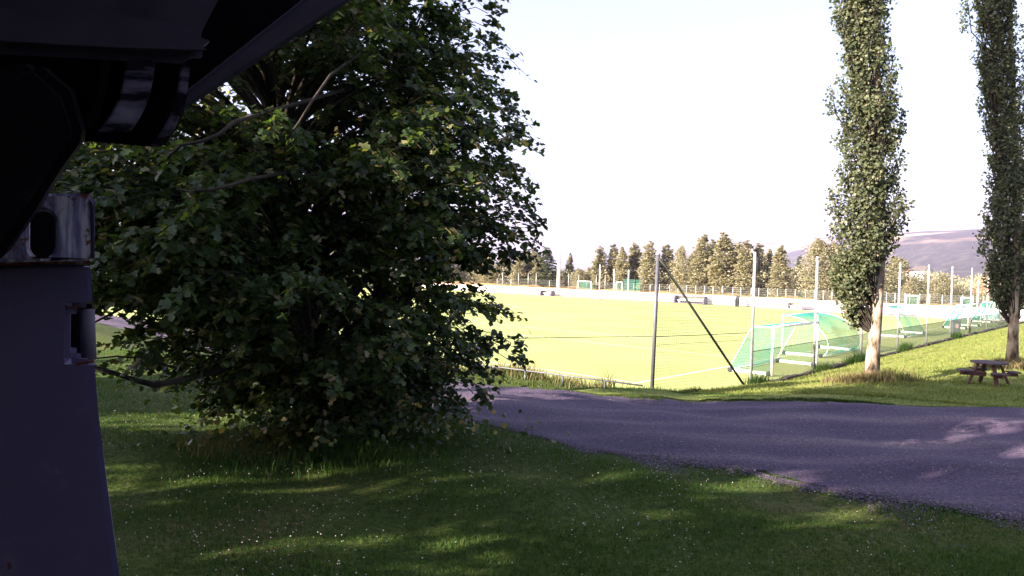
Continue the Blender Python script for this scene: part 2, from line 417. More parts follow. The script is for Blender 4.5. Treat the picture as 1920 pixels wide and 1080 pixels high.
# ------------------------------------------------------------------ kerb along pitch : dark rough blocks
kerb = thing('pitch_kerb', 'dark rough stone kerb between the pitch and the right-hand lawn', 'kerb')
u = 26.2
variants = []
for k in range(8):
    bm = bmesh.new(); bmesh.ops.create_cube(bm, size=1)
    for v_ in bm.verts: v_.co = Vector((v_.co.x * random.uniform(.9, 1.0), v_.co.y * random.uniform(.8, 1.1), v_.co.z * random.uniform(.7, 1.15)))
    bmesh.ops.bevel(bm, geom=list(bm.edges), offset=.06, segments=1, affect='EDGES')
    me = bpy.data.meshes.new('kerb_stone'); bm.to_mesh(me); bm.free(); me.materials.append(M['soil']); variants.append(me)
while u < 84:
    L = random.uniform(.6, 1.1); o = link('stone', random.choice(variants), None, kerb)
    o.location = uv(u + L / 2, 11.43 + random.uniform(-.03, .03), .05 + random.uniform(-.04, .04))
    o.scale = (L * .97, .26, .30); o.rotation_euler = (0, 0, math.atan2(UD.y, UD.x) + random.uniform(-.04, .04)); u += L

# ------------------------------------------------------------------ ball fence with posts and net
def wires(name, P, Q, z0a, z1a, z0b, z1b, du, dz, r, mat, parent, diag=False):
    """a mesh of thin three-sided wires between two uprights P and Q"""
    V = []; Fs = []
    P = np.array(P[:2]); Q = np.array(Q[:2]); L = np.linalg.norm(Q - P); d = (Q - P) / L; nrm = np.array([-d[1], d[0]])
    segs = []
    def pt(s, t):
        xy = P + (Q - P) * s; za = z0a + (z0b - z0a) * s; zb = z1a + (z1b - z1a) * s
        return np.array([xy[0], xy[1], za + (zb - za) * t])
    H = max(z1a - z0a, z1b - z0b)
    if not diag:
        n = int(L / du)
        for i in range(n + 1): segs.append((pt(i / n, 0), pt(i / n, 1)))
        n = int(H / dz)
        for i in range(n + 1): segs.append((pt(0, i / n), pt(1, i / n)))
    else:
        n = int(L / du); k = H / L
        for i in range(-int(n * k) - 1, n + 1):
            for sg in (1, -1):
                s0 = i / n; s1 = s0 + k
                if sg < 0: a, bq = (s0, 1.0), (s1, 0.0)
                else: a, bq = (s0, 0.0), (s1, 1.0)
                if s1 <= 0 or s0 >= 1: continue
                def cl(p, q):
                    p = list(p); q = list(q)
                    if p[0] < 0: f = (0 - p[0]) / (q[0] - p[0]); p = [0, p[1] + (q[1] - p[1]) * f]
                    if q[0] > 1: f = (1 - p[0]) / (q[0] - p[0]); q = [1, p[1] + (q[1] - p[1]) * f]
                    return p, q
                a, bq = cl(a, bq); segs.append((pt(*a), pt(*bq)))
    for a, bq in segs:
        t = bq - a; t = t / np.linalg.norm(t)
        n1 = np.array([nrm[0], nrm[1], 0]); n2 = np.cross(t, n1)
        base = len(V)
        for e in (a, bq):
            for k in range(3):
                an = 2 * math.pi * k / 3; V.append(e + (n1 * math.cos(an) + n2 * math.sin(an)) * r)
        for k in range(3):
            k2 = (k + 1) % 3; Fs.append((base + k, base + k2, base + 3 + k2, base + 3 + k))
    o = link(name, npmesh(name, V, Fs), mat, parent); return o

corner = at_z(1222, 731, .35); corner.z = 0
PH = 4.95
us = [26.0 + 6.2 * i for i in range(10)]
fence = thing('ball_fence', 'tall ball-stop fence of slim grey posts running along the pitch side behind the parked goals', 'fence', (0, 0, 0))
for i, u_ in enumerate(us):
    b = MB(); p = uv(u_, 11.6)
    b.tube([(p.x, p.y, -.1), (p.x, p.y, PH - .1 * (i % 3))], .055, 10); b.build('post', M['steel_grey'], fence, True)
    b = MB(); b.tube([(p.x, p.y, PH - .1 * (i % 3)), (p.x, p.y, PH + .03)], .062, 10); b.build('post_cap', M['steel_grey'], fence, True)
for i in range(len(us) - 1):
    a = uv(us[i], 11.6); c = uv(us[i + 1], 11.6)
    tag(wires('low_mesh', a, c, .05, 1.35, .05, 1.35, .085, .08, .0046, M['wire_green'], fence, diag=True), kind='stuff')
    b = MB(); b.tube([(a.x, a.y, 1.36), (c.x, c.y, 1.36)], .012, 5); b.build('top_wire', M['wire_green'], fence)
    tag(wires('ball_net', a, c, 1.38, 4.8, 1.38, 4.8, .24, .24, .0022, M['wire'], fence), kind='stuff')

p0 = corner; p1 = uv(26.0, 11.6)
endf = thing('corner_fence', 'short wire mesh fence end with a dark diagonal brace at the near pitch corner', 'fence')
b = MB(); tp = at_d(1234, 478, p0.y); b.tube([(p0.x, p0.y, -.1), (tp.x, p0.y, tp.z)], .065, 12); b.build('corner_post', M['steel_dark'], endf, True)
b = MB(); b.tube([(tp.x, p0.y, tp.z), (tp.x, p0.y, tp.z + .05)], .075, 12); b.build('post_cap', M['steel_grey'], endf, True)
fr = (p1 - p0) * .93 + p0
b = MB(); b.tube([(tp.x, p0.y - .09, tp.z - .08), (fr.x, fr.y - .09, .1)], .042, 8); b.build('brace', M['dark_oak'], endf, True)
tag(wires('wire_mesh', p0, p1, .1, 3.3, .1, 3.3, .10, .10, .0038, M['wire'], endf), kind='stuff')
for zz in (.1, 1.8, 3.35):
    b = MB(); b.tube([(p0.x, p0.y, zz), (p1.x, p1.y, zz)], .008, 5); b.build('tension_wire', M['wire'], endf)

# hand rail to the left of the corner post
rail = thing('pitch_rail', 'low dark metal rail running left from the corner post through tall weeds', 'railing')
ra = at_z(1205, 723, .5); rb = at_z(925, 687, .5); rd = (rb - ra); rc = ra + rd * 2.6
b = MB(); b.tube([ra, ra + rd * .5, rb, rc], .028, 8); b.build('top_rail', M['steel_dark'], rail, True)
for px in (1134, 1055, 985, 925):
    t = (px - 1205) / (925 - 1205.); q = at_z(px, 723 + (687 - 723) * t, .5)
    b = MB(); b.tube([(q.x, q.y, -.1), (q.x, q.y, .5)], .035, 8); b.build('rail_post', M['steel_dark'], rail, True)

# ------------------------------------------------------------------ goals
def goal(near_front, kind, label, W=5.0, H=2.0, side=1, extra_weights=False, depth=1.9):
    """front frame runs along +u from near_front; side=+1: body extends to +v, -1: to -v"""
    f0 = near_front
    g = thing('football_goal', label, 'football goal', (f0.x, f0.y, 0), 'portable football goals beside the fence', math.atan2(UD.y, UD.x))
    # local x = along u, local y = +v
    s = side; t = .055
    def tb(name, pts, r, mat, n=10, bev=False):
        bb = MB(); bb.tube(pts, r, n); return bb.build(name, mat, g, True)
    tb('goal_post', [(0, 0, .03), (0, 0, H)], t, M['white_paint'])
    tb('goal_post', [(W, 0, .03), (W, 0, H)], t, M['white_paint'])
    tb('crossbar', [(-.05, 0, H + .03), (W + .05, 0, H + .03)], t, M['white_paint'])
    D = depth; Tp = .9
    for x in (0, W):
        bb = MB(); bb.box((x, s * D / 2, .09), (.13, D, .13)); bb.build('base_bar', M['white_paint'], g, bevel=.02)
        for yy in (.12, D - .1):
            bb = MB(); bb.tube([(x - .1, s * yy, .1), (x + .1, s * yy, .1)], .10, 14); bb.build('wheel' if not extra_weights else 'weight', M['black_rub'], g, True)
    tb('rear_bar', [(0, s * D, .08), (W, s * D, .08)], .04, M['white_paint'])
    prof = []
    if kind == 'box':
        prof = [(0, H), (Tp, H), (D, .08)]
        for x in (0, W):
            tb('top_stay', [(x, 0, H), (x, s * Tp, H)], .025, M['white_paint'], 8)
            tb('back_stay', [(x, s * Tp, H), (x, s * D, .08)], .018, M['white_paint'], 8)
    else:
        for k in range(13):
            a = math.pi / 2 * 1.15 * k / 12
            prof.append((D * 1.12 * math.sin(a) if k else 0, H * .30 + H * .72 * math.cos(a)))
        prof.append((D, .08))
        for x in (0, W):
            tb('hoop', [(x, s * y, z) for y, z in prof], .018, M['white_paint'], 8)
    # net : lattice over the profile surface and both sides
    V = []; Fs = []
    def seg(a, c, r=.0045):
        a = np.array(a, float); c = np.array(c, float); d = c - a; L = np.linalg.norm(d)
        if L < 1e-6: return
        d /= L; ref = np.array([0, 0, 1.]) if abs(d[2]) < .9 else np.array([1., 0, 0])
        n1 = np.cross(d, ref); n1 /= np.linalg.norm(n1); n2 = np.cross(d, n1); bI = len(V)
        for e in (a, c):
            for k in range(3):
                an = 2 * math.pi * k / 3; V.append(e + (n1 * math.cos(an) + n2 * math.sin(an)) * r)
        for k in range(3):
            k2 = (k + 1) % 3; Fs.append((bI + k, bI + k2, bI + 3 + k2, bI + 3 + k))
    pr = np.array(prof); ln = np.r_[0, np.cumsum(np.linalg.norm(np.diff(pr, axis=0), axis=1))]
    pitchn = .085
    N = int(ln[-1] / pitchn)
    pp = np.stack([np.interp(np.linspace(0, ln[-1], N + 1), ln, pr[:, 0]), np.interp(np.linspace(0, ln[-1], N + 1), ln, pr[:, 1])], -1)
    sag = lambda x: .05 * math.sin(x * 2.1 + W) 
    for y, z in pp: seg((0, s * y, z), (W, s * y, z))
    for i in range(int(W / pitchn) + 1):
        x = i * pitchn
        for k in range(0, N - 1, 2): seg((x, s * (pp[k][0] + sag(x) * (k > 3)), pp[k][1]), (x, s * (pp[min(k + 2, N)][0] + sag(x) * (k > 1)), pp[min(k + 2, N)][1]))
    for x in (0, W):
        for i in range(int(max(pr[:, 0]) / pitchn) + 1):
            y = i * pitchn
            zs = pr[:, 1][::-1] ; 
            # top height of the profile at this y
            best = .08
            for k in range(len(pp) - 1):
                ya, yb = pp[k][0], pp[k + 1][0]
                if min(ya, yb) <= y <= max(ya, yb) + 1e-6: best = max(best, pp[k][1])
            seg((x, s * y, .12), (x, s * y, best))
        for i in range(int(H / pitchn)):
            z = .12 + i * pitchn
            far = max([q[0] for q in pp if q[1] >= z] + [0]); seg((x, 0, z), (x, s * far, z))
    o = link('goal_net', npmesh('goal_net', V, Fs), M['goalnet'], g); tag(o, kind='stuff')
    return g
g1f = at_z(1447, 706, 0)
goal(g1f, 'box', 'nearest white goal frame with green net, right of the dark diagonal brace', side=1)
g2f = at_z(1466, 664, 0)
goal(g2f, 'hoop', 'second white goal with a rounded green hoop net, just behind the nearest goal', side=-1, extra_weights=True, depth=2.1)
g3f = at_z(1645, 630, 0)
goal(g3f, 'box', 'white goal with sloping green net just right of the near poplar trunk', side=-1)
g4f = at_z(1815, 618, 0)
goal(g4f, 'box', 'white goal with green net right beside the grey litter bin', side=1)
g5f = at_z(1862, 606, 0)
goal(g5f, 'box', 'farthest goal along the fence, next to the farther poplar trunk', side=1)

# ------------------------------------------------------------------ litter bin on the fence
bp = at_z(1790, 630, .0); bp.z = float(gz(bp.x, bp.y))
bin_ = thing('litter_bin', 'grey litter bin with a faded pink emblem hung on a post of the long fence', 'litter bin', bp)
b = MB(); prof = [(.28, .33), (.31, .95), (.33, 1.22)]
for i in range(1):
    ring = []
    b.prism([(-.27, -.2, .35), (.27, -.2, .35), (.31, -.23, 1.2), (-.31, -.23, 1.2)], (0, .42, 0))
b.build('bin_body', M['bin'], bin_, bevel=.03)
b = MB(); b.box((0, 0, 1.25), (.68, .52, .08)); b.build('lid', M['bin'], bin_, bevel=.025)
b = MB(); b.box((0, .02, .16), (.12, .12, .42)); b.build('stand', M['steel_grey'], bin_)
b = MB()
for k in range(20):
    a = 2 * math.pi * k / 20
    b.v.append((.13 * math.cos(a), -.25, .88 + .17 * math.sin(a)))
b.f.append(tuple(range(20)))
bb = MB(); bb.prism(b.v, (0, .012, 0)); bb.build('emblem', M['pinkmark'], bin_)

# ------------------------------------------------------------------ picnic table
tg = at_g(1853, 722)
pt = thing('picnic_table', 'round red-brown picnic table with attached curved seats on the lawn', 'picnic table', tg, rz=R(-10))
pt.scale = (.84, .84, .9)
def disc_planks(parent, n, rx, ry, z, th, cx=0, cy=0, rot=0.0, mat=None, name='plank', gap=.012, clip=None):
    w_ = 2 * rx / n
    for i in range(n):
        x0 = -rx + i * w_ + gap / 2; x1 = x0 + w_ - gap
        def hy(x): return ry * math.sqrt(max(0.0, 1 - (x / rx) ** 2))
        pts = []
        xs = np.linspace(x0, x1, 5)
        for x in xs: pts.append((x, max(.03, hy(x))))
        for x in xs[::-1]: pts.append((x, -max(.03, hy(x))))
        M2 = Matrix.Rotation(rot, 2)
        P3 = []
        for x, y in pts:
            q = M2 @ Vector((x, y)); P3.append((cx + q.x, cy + q.y, z))
        bb = MB(); bb.prism(P3, (0, 0, th)); bb.build(name, mat, parent)
top = MB(); top.bar((-.42, 0, .675), (.42, 0, .675), .07, .05); topo = top.build('tabletop', M['wood_red'], pt)
disc_planks(topo, 7, .56, .56, .70, .045, mat=M['wood_top'], rot=R(10))
for k in range(4):
    a = R(-90 + 90 * k); c, s_ = math.cos(a), math.sin(a)
    d = Vector((c, s_, 0)); n_ = Vector((-s_, c, 0))
    # slanted leg from under the top outwards to the ground, and a beam holding the seat
    bb = MB(); bb.bar(d * .33 + Vector((0, 0, .70)), d * .66 + Vector((0, 0, -.03)), .05, .12, up=n_); bb.build('leg', M['wood_red'], pt)
    bb = MB(); bb.bar(d * .10 + n_ * .05 + Vector((0, 0, .34)), d * .92 + n_ * .05 + Vector((0, 0, .36)), .045, .11); bb.build('seat_beam', M['wood_red'], pt)
    st = MB(); st.bar(d * .70 + n_ * -.22 + Vector((0, 0, .405)), d * .70 + n_ * .22 + Vector((0, 0, .405)), .05, .03); seat = st.build('seat', M['wood_red'], pt)
    for j in range(3):   # curved seat planks
        r0 = .60 + j * .115; r1 = r0 + .105; P3 = []
        for t in np.linspace(-.42, .42, 7): P3.append((r1 * math.cos(a + t * .75), r1 * math.sin(a + t * .75), .425))
        for t in np.linspace(.42, -.42, 7): P3.append((r0 * math.cos(a + t * .75), r0 * math.sin(a + t * .75), .425))
        bb = MB(); bb.prism(P3, (0, 0, .04)); bb.build('plank', M['wood_top'], seat)

# ------------------------------------------------------------------ far side: boards, bank, back fence, benches, mast
BU = U1 + .3
def far_uv(px, py, z=.0, u=BU):
    """point of the line u = const seen at pixel column px"""
    d = ray(px, py); t = u / (UD.x * d.x + UD.y * d.y); return Vector((d.x * t, d.y * t, z))
wall = thing('advertising_boards', 'long low line of white advertising boards along the far side of the pitch', 'advertising boards')
boards = [(v, min(v + 3.0, 112)) for v in np.arange(11.0, 112, 3.0)]
pal = {0: 'board_white'}
vm = far_uv
def v_of(px): p = far_uv(px, 560); return to_uv(p.x, p.y)[1]
special = [(v_of(1320), v_of(1262), 'board_purple'), (v_of(1700), v_of(1650), 'board_purple'), (v_of(1725), v_of(1700), 'board_pink'), (v_of(1850), v_of(1800), 'board_blue'), (v_of(1885), v_of(1862), 'board_pink')]
for v0, v1 in boards:
    vc = (v0 + v1) / 2; mt = 'board_white'; H = 1.05
    for a, c, k in special:
        if a - .5 <= vc <= c + .5: mt = k
    bb = MB(); m_ = uv(BU, vc)
    Mx = Matrix.Rotation(math.atan2(VD.y, VD.x), 3, 'Z')
    bb.box((m_.x, m_.y, .06 + H / 2), (v1 - v0 - .05, .06, H), Mx); bb.build('panel', M[mt], wall)
for v0, v1 in boards:
    vc = (v0 + v1) / 2; m_ = uv(BU + .09, vc); bb = MB(); bb.box((m_.x, m_.y, 1.16), (v1 - v0, .08, .07), Matrix.Rotation(math.atan2(VD.y, VD.x), 3, 'Z'))
    bb.build('top_rail', M['red_trim'] if vc > 48 else M['board_white'], wall)
# right-hand end of boards turns along the short side behind the goals
# dry bank
def bank(name, uu, hh, mat, v0=-60, v1=170):
    vs = np.linspace(v0, v1, 160); U_ = np.array(uu); H_ = np.array(hh); V = []
    for v in vs:
        for u_, h_ in zip(U_, H_):
            p = uv(u_, v); V.append((p.x, p.y, float(gz(p.x, p.y)) + (h_ + .12 * h_ * math.sin(v * .7) + .1 * h_ * math.sin(v * 2.3 + 1)) if h_ > 0 else -.2))
    n = len(U_); i = np.arange(len(vs) * n).reshape(len(vs), n)
    F_ = np.stack([i[:-1, :-1], i[1:, :-1], i[1:, 1:], i[:-1, 1:]], -1).reshape(-1, 4)
    return tag(link(name, npmesh(name, V, F_), mat, smooth=True), kind='structure')
bank('grass_bank', [U1 + 1.2, U1 + 2.5, U1 + 4, U1 + 7, U1 + 30], [0, .9, 1.15, 1.3, 0], M['haypath'], 13, 112)
# back fence of short pale posts
bf = thing('back_fence', 'low wire fence with pale posts on the dry bank below the far trees', 'fence')
posts = []
for px in [932, 942, 958, 972, 990, 1005, 1030] + list(range(1067, 1700, 17)) + list(range(1706, 1900, 20)):
    if px < 1060: q = far_uv(px, 540, u=U1 + 4.5)
    else: q = far_uv(px + random.uniform(-2, 2), 540, u=U1 + 4.5)
    h_ = 1.15 if px > 1235 else random.choice([1.1, 2.2])
    posts.append((q, h_)); b = MB(); b.tube([(q.x, q.y, .8), (q.x, q.y, 1.2 + h_)], .045, 6); b.build('fence_post', M['steel_grey'], bf, True)
V0_ = MB()
for (a, _), (c, _) in zip(posts[:-1], posts[1:]):
    for zz in (1.5, 1.75, 2.0, 2.25): V0_.bar((a.x, a.y, zz), (c.x, c.y, zz), .02, .02)
    n_ = 8
    for k in range(n_):
        q = a.lerp(c, k / n_); V0_.bar((q.x, q.y, 1.2), (q.x, q.y, 2.3), .018, .018, up=(1, 0, 0))
tag(V0_.build('fence_mesh', M['wire'], bf), kind='stuff')
# tall far net poles
tall_px = [(1834, 532), (1865, 528), (1124, 500), (1151, 508), (1178, 510), (1046, 498)]
for i, (px, py) in enumerate(tall_px[:5]):
    q = far_uv(px, 540, u=U1 + 2.2); tpz = at_d(px, py, q.y).z
    b = MB(); b.tube([(0, 0, -.2), (0, 0, max(3.0, tpz - q.z))], .07, 8)
    o = b.build('net_pole', M['white_paint'], None, True); o.location = (q.x, q.y, .3)
    tag(o, ['white net pole in front of the red house', 'white net pole right of the red house, seen beside the farther poplar', 'pale pole left of the far teal goal, below a narrow birch', 'pale pole just behind the far teal goal', 'pale pole right of the far teal goal, in front of the birches'][i], 'pole', 'white poles beyond the far boards')
q = far_uv(1047, 540, u=U1 + 3.2)
mast = thing('floodlight_mast', 'tall white floodlight mast rising beyond the far boards, left of the narrow birch', 'floodlight', (q.x, q.y, 0))
topz = at_d(1053, 360, q.y).z
b = MB(); b.tube([(0, 0, -.2), (0, 0, 6), (.1, 0, topz)], [.30, .24, .09], 12); b.build('mast_pole', M['white_paint'], mast, True)
for dz in (0, -.65):
    b = MB(); b.bar((-.9, 0, topz + dz), (1.0, 0, topz + dz), .08, .08); b.build('crossarm', M['white_paint'], mast)
    for dx in (-.7, .1, .8):
        b = MB(); b.box((dx, -.15, topz + dz + .18), (.42, .22, .32)); b.build('lamp_head', M['steel_grey'], mast, bevel=.03)
# team shelters / benches
def shelter(px0, px1, py0, py1, uoff, label, dark, name='team_bench'):
    a = far_uv(px0, 550, u=U1 - uoff); c = far_uv(px1, 550, u=U1 - uoff); W = (c - a).length; Hh = max(.8, (py1 - py0) / FPX * a.y)
    t = thing(name, label, 'team bench', (a.x, a.y, 0), rz=math.atan2((c - a).y, (c - a).x))
    mt = M['board_dark'] if dark else M['steel_grey']
    for x in (.12, W - .12):
        b = MB(); b.prism([(x - .1, 0, .02), (x - .1, .9, .02), (x - .1, .9, Hh), (x - .1, .15, Hh), (x - .1, -.1, Hh * .5)], (.2, 0, 0)); b.build('side_panel', mt, t)
    b = MB(); b.box((W / 2, .55, .42), (W - .3, .35, .06)); b.build('seat', M['white_paint'], t)
    b = MB(); b.box((W / 2, .93, Hh * .6), (W - .3, .05, Hh * .7)); b.build('back_panel', M['board_white'], t)
    b = MB(); b.box((W / 2, .45, Hh + .03), (W, 1.0, .05)); b.build('roof', mt, t)
    b = MB(); b.bar((.1, -.1, .1), (W - .1, -.1, .1), .05, .05); b.build('ground_bar', mt, t)
    return t
shelter(1012, 1034, 536, 545, 1.5, 'small dark-framed team bench before the far boards left of the floodlight mast', True)
shelter(1263, 1321, 548, 562, 1.2, 'long dark purple team shelter seen just right of the corner post', True)
shelter(1474, 1504, 560, 574, 2.0, 'light grey framed team bench on the far touchline between two goals', False)
q = far_uv(1382, 565, u=U1 - 1.5)
t = thing('waste_bin', 'small dark bin with open lid before the far boards', 'bin', (q.x, q.y, 0))
b = MB(); b.prism([(-.2, -.2, 0), (.2, -.2, 0), (.28, -.28, .95), (-.28, -.28, .95)], (0, .45, 0)); b.build('bin_body', M['black_rub'], t, bevel=.03)
b = MB(); b.bar((.1, .15, .95), (.25, .35, 1.35), .5, .05); b.build('lid', M['black_rub'], t)
b = MB(); b.tube([(-.2, .2, .1), (.2, .2, .1)], .1, 10); b.build('wheel', M['black_rub'], t)
q = far_uv(1085, 550, u=U1 - 3)
t = thing('barrier', 'low brown and grey barrier lying on the far touchline below the left far goal', 'barrier', (q.x, q.y, 0), rz=math.atan2(-VD.y, -VD.x))
b = MB(); b.bar((0, 0, .25), (1.8, 0, .25), .08, .3); b.build('board', M['orange_roof'], t)
b = MB(); b.bar((1.0, 0, 1.0), (1.4, 0, 1.0), .1, .3); b.build('sign_plate', M['board_dark'], t)
for x in (.1, 1.2): b = MB(); b.tube([(x, 0, 0), (x, 0, .95)], .04, 6); b.build('leg', M['steel_grey'], t)
q = far_uv(1108, 553, u=U1 - 3.5)
b = MB(); b.bar((0, 0, .12), (1.9, 0, .12), .25, .18); o = b.build('beam', M['board_dark']); o.location = q; o.rotation_euler = (0, 0, math.atan2(-VD.y, -VD.x))
tag(o, 'dark beam lying on the edge of the far touchline right of the low brown barrier', 'beam')

# far training goals beyond the boards
def far_goal(px0, px1, pyt, label, nett=True, uo=3.0, netpx=None):
    a = far_uv(px0, 540, u=U1 + uo); c = far_uv(px1, 540, u=U1 + uo); W = (c - a).length; H = at_d(px0, pyt, a.y).z - .9
    H = max(1.2, H); g = thing('training_goal', label, 'football goal', (a.x, a.y, .9), 'training goals beyond the boards', math.atan2((c - a).y, (c - a).x))
    for x in (0, W): b = MB(); b.tube([(x, 0, 0), (x, 0, H)], .07, 8); b.build('goal_post', M['white_paint'], g, True)
    b = MB(); b.tube([(-.07, 0, H), (W + .07, 0, H)], .07, 8); b.build('crossbar', M['white_paint'], g, True)
    V = MB()
    for k in range(int(W / .16) + 1): x = k * .16; V.bar((x, .02, H), (x, 1.0, 0), .03, .03, up=(1, 0, 0))
    for k in range(int(H / .16)): zz = k * .16; V.bar((0, 1.0 - zz / H, zz), (W, 1.0 - zz / H, zz), .03, .03)
    tag(V.build('goal_net', M['farnet'], g), kind='stuff'); return g
far_goal(1083, 1108, 527, 'white framed goal beyond the far boards, next to the floodlight mast')
far_goal(1156, 1166, 529, 'narrow goal with teal net beyond the far boards, left end of the teal netting')
far_goal(1700, 1722, 563, 'low teal goal on the far bank behind the goal near the first poplar')
far_goal(1803, 1823, 561, 'white goal with teal net behind the boards in front of the red house')
a = far_uv(1168, 540, u=U1 + 3.4); c = far_uv(1200, 540, u=U1 + 3.4); V = MB()
for k in range(16): q = a.lerp(c, k / 15); V.bar((q.x, q.y, .8), (q.x, q.y, 2.9), .04, .04, up=(1, 0, 0))
for k in range(9): V.bar((a.x, a.y, .9 + k * .24), (c.x, c.y, .9 + k * .24), .04, .04)
tag(V.build('teal_netting', M['farnet']), 'teal netting panel stretched beyond the far boards right of the narrow goal', 'net')

# ------------------------------------------------------------------ houses
def house(px, py_base, Y, W, Dp, H, RH, wallm, roofm, label, rz=0.3, name='house'):
    p = at_d(px, py_base, Y); zb = p.z
    h = thing(name, label, 'house', (p.x, p.y, zb), rz=rz)
    b = MB(); b.prism([(-W / 2, -Dp / 2, -3), (W / 2, -Dp / 2, -3), (W / 2, -Dp / 2, H), (0, -Dp / 2, H + RH), (-W / 2, -Dp / 2, H)], (0, Dp, 0)); b.build('wall', M[wallm], h)
    for s in (-1, 1):
        b = MB(); b.prism([(0, -Dp / 2 - .4, H + RH + .12), (s * (W / 2 + .4), -Dp / 2 - .4, H - .25), (s * (W / 2 + .4), -Dp / 2 - .4, H - .05), (0, -Dp / 2 - .4, H + RH + .34)], (0, Dp + .8, 0)); b.build('roof', M[roofm], h)
    for x in (-W * .25, W * .25):
        b = MB(); b.box((x, -Dp / 2 - .03, H * .55), (1.1, .1, 1.3)); w_ = b.build('window_frame', M['white_paint'], h)
        b = MB(); b.box((x, -Dp / 2 - .09, H * .55), (.85, .04, 1.05)); b.build('pane', M['glass'], w_)
    b = MB(); b.box((W * .1, 1, H + RH * .9), (.7, .7, 1.3)); b.build('chimney', M['red_trim'], h)
    return h
house(1852, 557, 225, 3.9, 8, 3.4, 2.2, 'red_wall', 'red_trim', 'small bright red timber house past the far corner of the pitch', .15)
house(1833, 545, 420, 5.0, 6, 2.4, 1.5, 'cream_wall', 'orange_roof', 'cream house with orange roof on the slope left of the red house', -.3)
house(1813, 544, 460, 5, 6, 2.2, 1.4, 'board_pink', 'orange_roof', 'distant pale house with orange roof at the foot of the hill behind the fence posts', .3)
house(1727, 522, 500, 9, 9, 5, 3, 'board_white', 'roof', 'lone white house on the lower hillside above the bushes', .5)
house(1706, 522, 520, 12, 9, 3, 3, 'board_pink', 'orange_roof', 'low pale house left of the lone white house above the bushes', -.2)
house(1912, 560, 240, 7, 8, 3.0, 2.2, 'cream_wall', 'roof', 'pale house partly behind the farther poplar trunk', .2)

# ------------------------------------------------------------------ hills
def hill(name, prof, Y, foot, depth_back, seed):
    pts = [at_d(px, py, Y) for px, py in prof]
    xs = np.array([p.x for p in pts]); zs = np.array([p.z for p in pts])
    gxx = np.linspace(xs[0], xs[-1], 220); ridge = np.interp(gxx, xs, zs)
    r = np.random.default_rng(seed); rn = np.interp(gxx, np.linspace(xs[0], xs[-1], 60), r.normal(0, 5 * Y / 3000, 60)); ridge = np.maximum(ridge + rn * .5, 0)
    ts = np.linspace(0, 1.5, 60); V = []
    for i, x in enumerate(gxx):
        for t in ts:
            y = foot + (Y - foot) * t
            hgt = ridge[i] * (ss(-.05, 1.0, t) if t <= 1 else 1 - .5 * (t - 1) ** 2)
            hgt += 9 * math.sin(x * .006 + t * 9) * t * (1 - min(t, 1)) * 2
            V.append((x * (y / Y) ** .3, y, hgt - 2))
    n = len(ts); i = np.arange(len(gxx) * n).reshape(len(gxx), n)
    F_ = np.stack([i[:-1, :-1], i[1:, :-1], i[1:, 1:], i[:-1, 1:]], -1).reshape(-1, 4)
    return tag(link(name, npmesh(name, V, F_), M['hill'], smooth=True), kind='structure')
hill('far_hill', [(1180, 505), (1280, 480), (1380, 465), (1430, 457), (1500, 450), (1565, 443), (1700, 440), (1900, 445), (2300, 470), (2700, 500)], 5200, 3900, 0, 1)
hill('near_hill', [(1440, 520), (1500, 492), (1560, 466), (1620, 446), (1680, 437), (1740, 434), (1800, 431), (1860, 434), (1920, 440), (2100, 450), (2400, 470), (3000, 515)], 3000, 900, 0, 2)

# ------------------------------------------------------------------ leaves
RHOMB = (np.array([(0, 0, 0), (.42, .42, .07), (0, 1, -.04), (-.42, .42, .07)]), np.array([(0, 1, 2), (0, 2, 3)]))
ROUND = (np.array([(0, 0, 0), (.38, .18, .07), (.46, .6, .06), (0, 1.02, -.08), (-.46, .6, .06), (-.38, .18, .07)]), np.array([(0, 1, 2), (0, 2, 3), (0, 3, 4), (0, 4, 5)]))
LOBED = (np.array([(0, 0, 0), (.55, .30, .08), (.22, .48, .03), (.36, .80, .05), (0, 1.05, -.08), (-.36, .80, .05), (-.22, .48, .03), (-.55, .30, .08)]),
         np.array([(0, 1, 2), (0, 2, 3), (0, 3, 4), (0, 4, 5), (0, 5, 6), (0, 6, 7)]))
def leaf_mesh(name, P, L, N, S, tmpl, mat):
    T, TF = tmpl; P = np.asarray(P); L = np.asarray(L); N = np.asarray(N); S = np.asarray(S)
    L = L / (np.linalg.norm(L, axis=1)[:, None] + 1e-9)
    N = N - L * (N * L).sum(1)[:, None]; N = N / (np.linalg.norm(N, axis=1)[:, None] + 1e-9); Wd = np.cross(L, N)
    V = P[:, None] + S[:, None, None] * (Wd[:, None] * T[None, :, :1] + L[:, None] * T[None, :, 1:2] + N[:, None] * T[None, :, 2:3])
    F_ = TF[None] + (np.arange(len(P)) * len(T))[:, None, None]
    me = npmesh(name, V.reshape(-1, 3), F_.reshape(-1, 3)); me.materials.append(mat); return me

